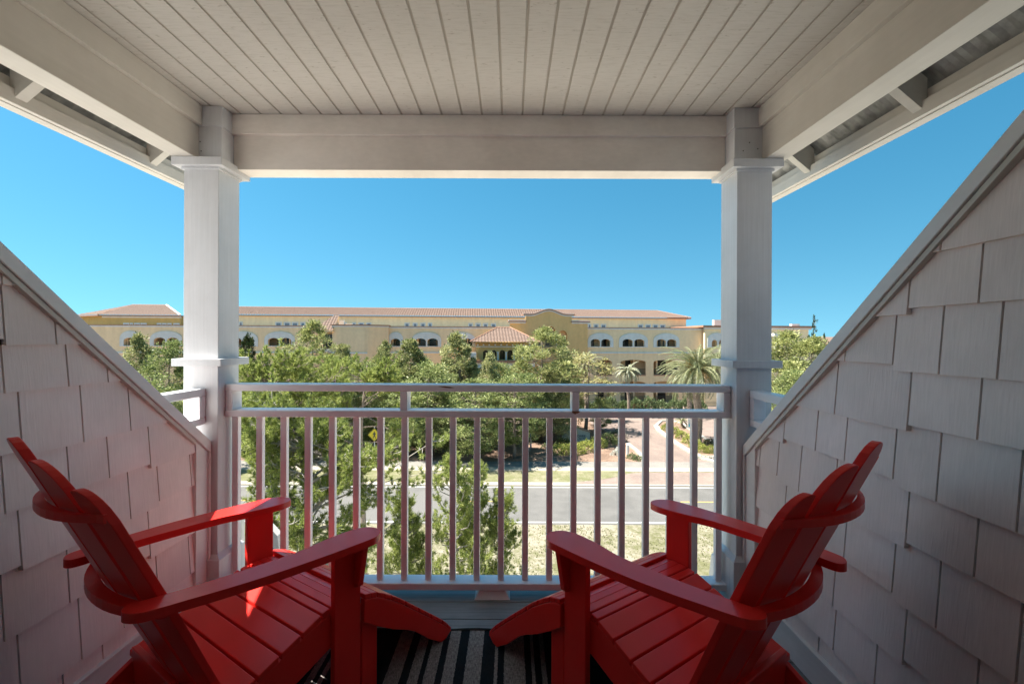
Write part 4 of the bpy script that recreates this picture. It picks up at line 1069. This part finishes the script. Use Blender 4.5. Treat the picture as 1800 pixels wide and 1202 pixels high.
bp(MB().box(S(936,nB),S(998,nB),-.13,-.0025,.0,.12),'gable_sill',M['casing'])
for a,b in ((960,974),(990,996),(943,950)): bp(MB().box(S(a,nB),S(b,nB),-.05,-.0026,.12,1.55),'glass_door',M['dkglass'])
m=MB(); m.box(S(977.2,nB),S(980.8,nB),nB-.08,nB-.002,.1,1.7); bp(m,'column',M['casing'])
def strip(mb,path,lo_,hi_,y0,y1):
    for (a,za),(b,zb) in zip(path[:-1],path[1:]):
        mb.hexa([(a,y0,za+lo_),(b,y0,zb+lo_),(b,y1,zb+lo_),(a,y1,za+lo_)],[(a,y0,za+hi_),(b,y0,zb+hi_),(b,y1,zb+hi_),(a,y1,za+hi_)])
    return mb
flatp=[(c0-.3,4.85)]+curve+[(c1_+.3,4.85)]
bp(strip(MB(),flatp,-.20,.0,nB-.12,nB-.003),'gable_cornice',M['casing']); bp(strip(MB(),[(flatp[0][0]-.2,4.85)]+flatp[1:-1]+[(flatp[-1][0]+.2,4.85)],.001,.17,nB-.24,.05),'gable_coping',M['terra'])
bp(strip(MB(),[(flatp[0][0],4.85)]+flatp[1:],.171,.24,nB-.12,.0),'gable_flashing',M['casing'])
for a,b in ((p0_-.25,c0-.005),(c1_+.005,p1_+.25)):
    bp(MB().box(a,b,nB-.12,nB-.003,3.58,3.80),'gable_cornice',M['casing']); bp(MB().box(a-.15,b+.1,nB-.24,.05,3.801,3.96),'gable_coping',M['terra']); bp(MB().box(a,b,nB-.12,0,3.961,4.08),'gable_flashing',M['casing'])
# blank projecting bay at left and its little corner roof
b0,b1,b2=S(584,-2.2),S(646,-2.2),S(683,-.4)
bay=MB(); bay.prism([(b0,-2.2),(b1,-2.2),(b1+.6,-1.9),(b2,-.6),(b2,-.003),(b0,-.003)],'z',GZ,3.06); bp(bay,'bay_wall',M['cream'])
bay=MB(); bay.prism([(b0-.15,-2.35),(b1+.05,-2.35),(b1+.75,-2.0),(b2+.15,-.7),(b2+.15,.5),(b0-.15,.5)],'z',3.061,3.22); bp(bay,'bay_coping',M['terra'])
bay=MB(); bay.prism([(b0-.06,-2.27),(b1+.03,-2.27),(b1+.66,-1.96),(b2+.06,-.65),(b2+.06,-.1),(b0-.06,-.1)],'z',2.85,3.06); bp(bay,'bay_cornice',M['casing'])
m=MB(); m.box(b0+1.1,b1-.3,-2.24,-2.202,-.8,2.45); bp(m,'bay_panel',M['cream']); 
m=MB(); m.box(b0,b1,-2.32,-2.203,-.98,-.76); m.box(b0-1.5,b0-.002,-2.3,-.13,-1.5,-1.25); bp(m,'bay_string_course',M['casing'])
q0,q1=S(547,-2.6),S(584,-2.6); zb=bl(560,581,-2.6)[1]; pk=bl(596,554.5,.5)
tiles('corner_roof_tiles',[(q0,-2.7,zb),(q1+.1,-2.7,zb),(pk[0]-.0,.6,pk[1]),(pk[0]-.7,.6,pk[1])],.40)
m=MB(); m.add([(q1+.1,-2.7,zb),(pk[0],.6,pk[1]),(pk[0],.6,zb)],[(0,1,2)]); m.prism([(q0,zb-.16),(q1+.1,zb-.16),(q1+.1,zb-.01),(q0,zb-.01)],'y',-2.7,-.1); bp(m,'corner_roof_side',M['upper'])
bp(MB().box(S(566,-1.5),b0-.01,-1.0,-.14,bl(570,612,-1)[1],bl(570,588,-1)[1]),'corner_recess',M['dkglass'])
bp(MB().box(S(557,-1.5),b0-.005,-1.6,-.13,bl(570,618,-1)[1],bl(570,613,-1)[1]),'corner_ledge',M['casing'])
# white roof plant on the terrace
for px,w_ in ((600,.35),(613,.5)):
    s=S(px,2); bp(MB().box(s-w_,s+w_,1.9,2.5,3.0,3.0+(1.0 if px==600 else .45)),'roof_unit',M['casing'])

# tower with hip roof -----------------------------------------------
tw=thing('corner_tower','small golden turret with hipped tile roof and white columned balcony before the long building','tower',(0,BD,0),ANG)
nT=-8.0; d0=bl(826,601,nT)[0]; d1=bl(948,601,nT)[0]; zE=.80
t0,t1=S(835.5,nT),S(940,nT); cxT=(t0+t1)/2; dep=(t1-t0)
k0,k1=bl(874,578,nT+4)[0],bl(897,578,nT+4)[0]; zK=2.80
holesT=[arch(S(x,nT+.3)-.36,S(x,nT+.3)+.36,-1.55,-.62,.34) for x in (854,868,883,897,911,926)]
MB().prism([(t0+.15,GZ),(t1-.15,GZ),(t1-.15,.70),(t0+.15,.70)],'y',nT+.3,nT+.55,holes=holesT).build('wall',M['gold'],tw)
m=MB(); m.box(t0+.15,t0+.4,nT+.551,-.15,GZ,.70); m.box(t1-.4,t1-.15,nT+.551,-.15,GZ,.70); m.build('side_wall',M['gold'],tw)
MB().box(t0+.42,t1-.42,nT+1.6,nT+1.7,GZ,.6).build('inner_wall',M['dkglass'],tw)
MB().box(t0+.1,t1-.1,nT+.22,nT+.298,.13,.24).build('band',M['casing'],tw)
for x in (840,850,860,870.5,881,891,901,911,921,931): 
    s=S(x,nT+.2); MB().box(s-.10,s+.10,nT+.0,nT+.298,.34,.52).build('corbel',M['casing'],tw)
for x in (861,875.5,890,904,918.5,933): 
    s=S(x,nT+.1); m=MB(); m.tube([(s,nT+.16,-1.62),(s,nT+.16,-.62)],.11,10); m.box(s-.16,s+.16,nT+.02,nT+.296,-.62,-.52); m.build('column',M['casing'],tw)
m=MB(); m.box(t0-.5,t1+.3,nT-.5,nT+.298,-1.95,-1.66); m.build('balcony_ledge',M['terra'],tw)
m=MB(); m.box(t0-.1,t1,nT-.25,nT+.297,-2.5,-1.951); m.build('balcony_base',M['casing'],tw); MB().box(t0+.2,t1-.4,nT-.42,nT-.251,-2.72,-2.5).build('lower_ledge',M['casing'],tw)
MB().box(t0-.65,t0+.14,nT-.3,nT+.2,-1.6,-.6).build('corner_column',M['casing'],tw)
MB().box(d0+.1,d1-.1,nT-.5,nT+8.2,.705,zE-.02).build('eave',M['gold'],tw)
sd=(nT-.6,nT+8.6)
def ttiles(q): return tiles('roof_tiles',q,.42,.07,tw)
ttiles([(d0,sd[0],zE),(d1,sd[0],zE),(k1,nT+4,zK),(k0,nT+4,zK)])
ttiles([(d1,sd[0],zE),(d1,sd[1],zE),(k1,nT+4.1,zK),(k1,nT+4,zK)])
ttiles([(d0,sd[1],zE),(d0,sd[0],zE),(k0,nT+4,zK),(k0,nT+4.1,zK)])
m=MB()
for a,b in (((d0,sd[0],zE+.08),(k0,nT+4,zK+.08)),((d1,sd[0],zE+.08),(k1,nT+4,zK+.08)),((k0,nT+4,zK+.08),(k1,nT+4,zK+.08))): m.tube([a,b],.10,6)
m.build('ridge_cap',M['terra'],tw)

# left wing's upper block
lw=thing('left_wing','yellow upper storey with hipped tile roof at the far left of the long building','building',(0,BD,0),ANG)
nl=7.0; a0=bl(181,552,nl)[0]; a1=bl(318,556,nl)[0]; zl=bl(250,554,nl)[1]; zk=bl(262,536,nl+5)[1]; a2=bl(321,557,nl)[0]
MB().prism([(a0,nl),(a1,nl),(a1,nl+10),(a0-8,nl+10),(a0-7.2,nl+5)],'z',ZP-.3,zl-.02).build('wall',M['gold'],lw)
MB().prism([(a0-.1,nl-.08),(a1+.1,nl-.08),(a1+.1,nl-.003),(a0+.02,nl-.003)],'z',zl-.42,zl-.2).build('cornice',M['casing'],lw)
kA,kB=bl(233,536,nl+5)[0],bl(293,538,nl+5)[0]
tiles('roof_tiles',[(a0-.3,nl-.6,zl),(a2,nl-.6,zl),(kB,nl+5,zk),(kA,nl+5,zk)],.42,.05,lw)
tiles('roof_tiles',[(a0-8.2,nl+4.5,zl),(a0-.3,nl-.6,zl),(kA,nl+5,zk),(kA-.6,nl+5.6,zk)],.42,.05,lw)
MB().prism([(a0-.3,nl-.6),(a2,nl-.6),(a2,nl+11),(a0-8.2,nl+4.5)],'z',zl-.18,zl-.01).build('eave',M['terra'],lw)
m=MB(); m.tube([(kB,nl+5,zk),(a2,nl-.6,zl+.05)],.16,6); m.build('white_hip_cap',M['casing'],lw)
m=MB(); m.tube([(kA,nl+5,zk),(a0-.3,nl-.6,zl+.05)],.09,6);m.tube([(kA,nl+5,zk),(kB,nl+5,zk)],.09,6); m.build('ridge_cap',M['terra'],lw)
for a,b in ((217,227),(228.5,234),(236,246),(247.5,258),(276,284),(285.5,293),(294.5,302),(305,316)):
    s0,s1=S(a,nl),S(b,nl); w=MB().prism([(s0,2.6),(s1,2.6),(s1,bl(250,567.5,nl)[1]),(s0,bl(250,567.5,nl)[1])],'y',nl-.07,nl-.003,holes=[[(s0+.13,2.75),(s1-.13,2.75),(s1-.13,3.3),(s0+.13,3.3)]]).build('window',M['casing'],lw)
    MB().box(s0+.1,s1-.1,nl-.03,nl-.0035,2.7,3.32).build('pane',M['dkglass'],w)

# right wing
rw=thing('right_wing','cream flat roofed wing seen on both sides of the right post','building',(0,BD,0),ANG)
r0_,r1_=S(1237,-.5),S(1418,-.5)
zt=bl(1260,575.5,-.5)[1]
rh=[arch(S(a,-.5),S(b,-.5),.10,.75,.45) for a,b in ((1248.5,1258),(1261,1270),(1300,1312),(1320,1332))]
MB().prism([(r0_,GZ),(r1_,GZ),(r1_,zt),(r0_,zt)],'y',-.9,-.4,holes=rh).build('wall',M['upper'],rw)
MB().box(r0_,r1_,.3,12,GZ,zt-.1).build('body',M['room'],rw)
MB().box(r1_-.3,r1_,-.39,12,GZ,zt-.05).build('side_wall',M['cream'],rw)
MB().box(r0_-.5,r1_+.9,-1.3,12,zt+.001,zt+.3).build('coping',M['terra'],rw)
MB().box(r0_-.2,r1_+.4,-1.1,-.902,zt-.3,zt-.001).build('cornice',M['casing'],rw)
s0,s1=S(1241,-.5),S(1275,-.5)
out=[(s0,-.02),(s1,-.02),(s1,1.1)]+[((s0+s1)/2+(s1-s0)/2*math.cos(math.pi*k/14),1.1+1.2*math.sin(math.pi*k/14)**.85) for k in range(1,14)]+[(s0,1.1)]
MB().prism(out,'y',-1.0,-.905,holes=rh[:2]).build('window',M['casing'],rw)
m=MB(); s=S(1362,-2); m.tube([(s,-2.2,-2.5),(s,-2.2,1.8)],.28,10); m.box(s-.5,s+.5,-2.6,-1.8,1.8,2.25); m.build('column',M['casing'],rw)
for a in (1256,1262): s=S(a,3); MB().box(s-.3,s+.3,2.6,3.2,zt+.301,zt+1.35).build('roof_unit',M['casing'],rw)
s=S(1396,3); MB().box(s-.7,s+.7,2.6,3.2,zt+.301,zt+.75).build('roof_unit',M['casing'],rw)
# far orange roof at right
fr=thing('far_roof_house','distant house with an orange tiled roof just above the right tree line','house',(0,0,0))
q=at(1446,596,118); m=MB(); m.prism([(q.x-9,q.y,),(q.x+14,q.y),(q.x+14,q.y+8),(q.x-9,q.y+8)],'z',GZ,q.z-1.2); m.build('wall',M['cream'],fr)
m=MB(); m.add([(q.x-9.5,q.y-.5,q.z-1.2),(q.x+14.5,q.y-.5,q.z-1.2),(q.x+14.5,q.y+8.5,q.z-1.2),(q.x-9.5,q.y+8.5,q.z-1.2),(q.x-6,q.y+4,q.z+.6),(q.x+11,q.y+4,q.z+.6)],[(0,1,5,4),(1,2,5),(2,3,4,5),(3,0,4),(3,2,1,0)]); m.build('roof',M['tile'],fr)

# ------------------------------------------------------------------ small things by the road
M['stone']=flat('sign_stone',(.50,.47,.40),.9,.15,5); M['ink']=flat('dark_lettering',(.03,.035,.05),.7)
sx0,sy=gp(988,779); sx1,_=gp(1037,779); sy=46.4; sx0=at(988,775,sy).x; sx1=at(1037,775,sy).x; zs=at(1010,760,sy).z; zk_=at(1012,750.5,sy).z
sg=thing('stone_entrance_sign','pale stone entrance sign with gabled top and dark lettering in the mulch bed','sign',((sx0+sx1)/2,sy,GZ))
hw=(sx1-sx0)/2; a=zs-GZ; b=zk_-GZ
MB().prism([(-hw,0),(hw,0),(hw,a),(.55,a+.28),(0,b),(-.55,a+.28),(-hw,a)],'y',0,.5).build('panel',M['stone'],sg)
strip(MB(),[(-hw-.1,a),(-.55,a+.28),(0,b),(.55,a+.28),(hw+.1,a)],.0,.09,-.09,.6).build('coping',M['terra'],sg)
def text(body,size,loc,mat,par,font_ext=.006,rot=(R(90),0,0),align='CENTER',shear=0,name='lettering'):
    cu=bpy.data.curves.new(name,'FONT'); cu.body=body; cu.size=size; cu.extrude=font_ext; cu.align_x=align; cu.shear=shear
    tmp=bpy.data.objects.new('tmp_text',cu); COL.objects.link(tmp); bpy.context.view_layer.update()
    me=bpy.data.meshes.new_from_object(tmp.evaluated_get(bpy.context.evaluated_depsgraph_get())); bpy.data.objects.remove(tmp)
    me.materials.clear(); me.materials.append(mat); o=bpy.data.objects.new(name,me); COL.objects.link(o); o.parent=par; o.location=loc; o.rotation_euler=rot; return o
text('OARE',.34,(at(1022,765,sy).x-(sx0+sx1)/2,-.012,at(1022,768,sy).z-GZ),M['ink'],sg)
text('Bay Villas',.20,(at(1024,770,sy).x-(sx0+sx1)/2,-.012,at(1024,771.5,sy).z-GZ),M['ink'],sg,shear=.3)
# flag
fx,fy=gp(931.6,793); fl=thing('garden_flag','small striped red white and blue flag hanging limp on a thin pole in the mulch','flag',(fx,fy,GZ))
MB().tube([(0,0,0),(0,0,1.95)],.014,6).build('pole',M['casing'],fl)
def cloth(z0,z1,name,mat,w=.17):
    m=MB(); V=[];F=[]; n=10
    for j in range(n+1):
        z=z1+(z0-z1)*j/n
        for i in range(7): V.append((w*i/6*(.6+.4*j/n), .035*math.sin(i*2.2+j*.3), z+.02*math.sin(i)))
    for j in range(n):
        for i in range(6): k=j*7+i; F.append((k,k+1,k+8,k+7))
    m.add(V,F); o=m.build(name,mat,fl); sm=o.modifiers.new('Solidify','SOLIDIFY'); sm.thickness=.003; return o
t=NT('flag_stripes'); v=t.n.new('ShaderNodeTexCoord'); s_=t.n.new('ShaderNodeSeparateXYZ'); t.l.new(v.outputs['Object'],s_.inputs[0]); mm=t.n.new('ShaderNodeMath'); mm.operation='MULTIPLY'; mm.inputs[1].default_value=14; t.l.new(s_.outputs[0],mm.inputs[0]); fr_=t.n.new('ShaderNodeMath'); fr_.operation='FRACT'; t.l.new(mm.outputs[0],fr_.inputs[0]); t.col(t.ramp(fr_.outputs[0],[(0,(.62,.05,.07)),(.5,(.8,.8,.8))],'CONSTANT')).rough(.8)
cloth(.30,1.32,'striped_cloth',t.m); cloth(1.322,1.86,'blue_canton',flat('flag_blue',(.04,.10,.35),.8),.12)
# pedestrian warning sign
wp=at(658,764,36.5); ws=thing('warning_sign','yellow diamond warning sign with a black walking figure beside the road','sign',(wp.x,36.5,GZ)); zc=wp.z-GZ
MB().box(-.03,.03,.03,.08,0,zc+.62).build('post',M['casing'],ws)
MB().prism([(0,-.54),(.54,0),(0,.54),(-.54,0)],'y',-.004,.0).build('plate',flat('sign_yellow',(.80,.56,.02),.5),ws).location=(0,0,zc)
MB().prism([(0,-.52),(.52,0),(0,.52),(-.52,0)],'y',-.0055,-.0045,holes=[[(0,-.48),(.48,0),(0,.48),(-.48,0)]]).build('border',M['ink'],ws).location=(0,0,zc)
m=MB(); m.prism([(.03*math.cos(k*.785)*1.6,.24+.05*math.sin(k*.785)) for k in range(8)],'y',-.009,-.0055)
m.prism([(-.06,.17),(.06,.17),(.14,.02),(.10,.0),(.05,.08),(.05,-.06),(.13,-.28),(.07,-.29),(0,-.10),(-.08,-.29),(-.13,-.27),(-.05,-.05),(-.05,.07),(-.10,-.01),(-.14,.01)],'y',-.009,-.0055); o=m.build('walking_figure',M['ink'],ws); o.location=(0,0,zc)
# banner sign on the island
bw=at(1210,748,53.0); bs=thing('banner_sign','white banner sign with turquoise and orange bands on the palm island','sign',(bw.x,53.0,GZ)); zc=bw.z-GZ
MB().box(-.06,0,-.03,.03,0,zc+.85).build('post',M['casing'],bs); MB().box(.001,1.2,-.02,.02,zc-.55,zc+.8).build('panel',M['casing'],bs)
MB().box(.03,1.17,-.026,-.021,zc-.12,zc+.22).build('turquoise_band',flat('turquoise',(.03,.50,.62),.6),bs); MB().box(.03,1.17,-.026,-.021,zc-.34,zc-.22).build('orange_band',flat('orange_print',(.75,.22,.05),.6),bs)
# white bollard, red brown cart, iron fence
bx,by=gp(1103.5,800); bo=thing('white_bollard','short white marker post at the driveway kerb','post',(bx,by,GZ)); MB().box(-.09,.09,-.09,.09,0,.95).build('post',M['casing'],bo,bevel=.01); MB().hexa([(-.11,-.11,.951),(.11,-.11,.951),(.11,.11,.951),(-.11,.11,.951)],[(-.03,-.03,1.06),(.03,-.03,1.06),(.03,.03,1.06),(-.03,.03,1.06)]).build('cap',M['casing'],bo)
cx_,cy_=gp(1122,719.5); ca=thing('wooden_cart','red brown wooden cart parked before the oleander row','cart',(cx_,cy_-1.2,GZ)); wd=flat('red_brown_wood',(.22,.07,.05),.7,.2)
MB().prism([(-.95,.45),(.95,.45),(1.05,.95),(-1.05,.95)],'y',-.45,.45).build('box',wd,ca); 
for sx in (-1,1):
    for k in (-.6,.6): 
        m=MB(); m.tube([(k,sx*.47,.3),(k,sx*.53,.3)],.3,14); m.build('wheel',M['bark_dark'],ca)
m=MB(); m.tube([(1.0,0,.5),(1.7,0,.85)],.03,6); m.build('handle',wd,ca)
fe=thing('iron_fence','dark iron picket fence behind the palms left of the right post','fence',(at(1235,715,66).x,66,GZ))
m=MB()
for k in range(34): m.box(k*.16-.012,k*.16+.012,-.012,.012,0,1.55)
m.build('pickets',flat('brown_iron',(.14,.10,.08),.7),fe); MB().box(0,5.4,-.02,.02,1.3,1.34).build('rail',M['railm'],fe)
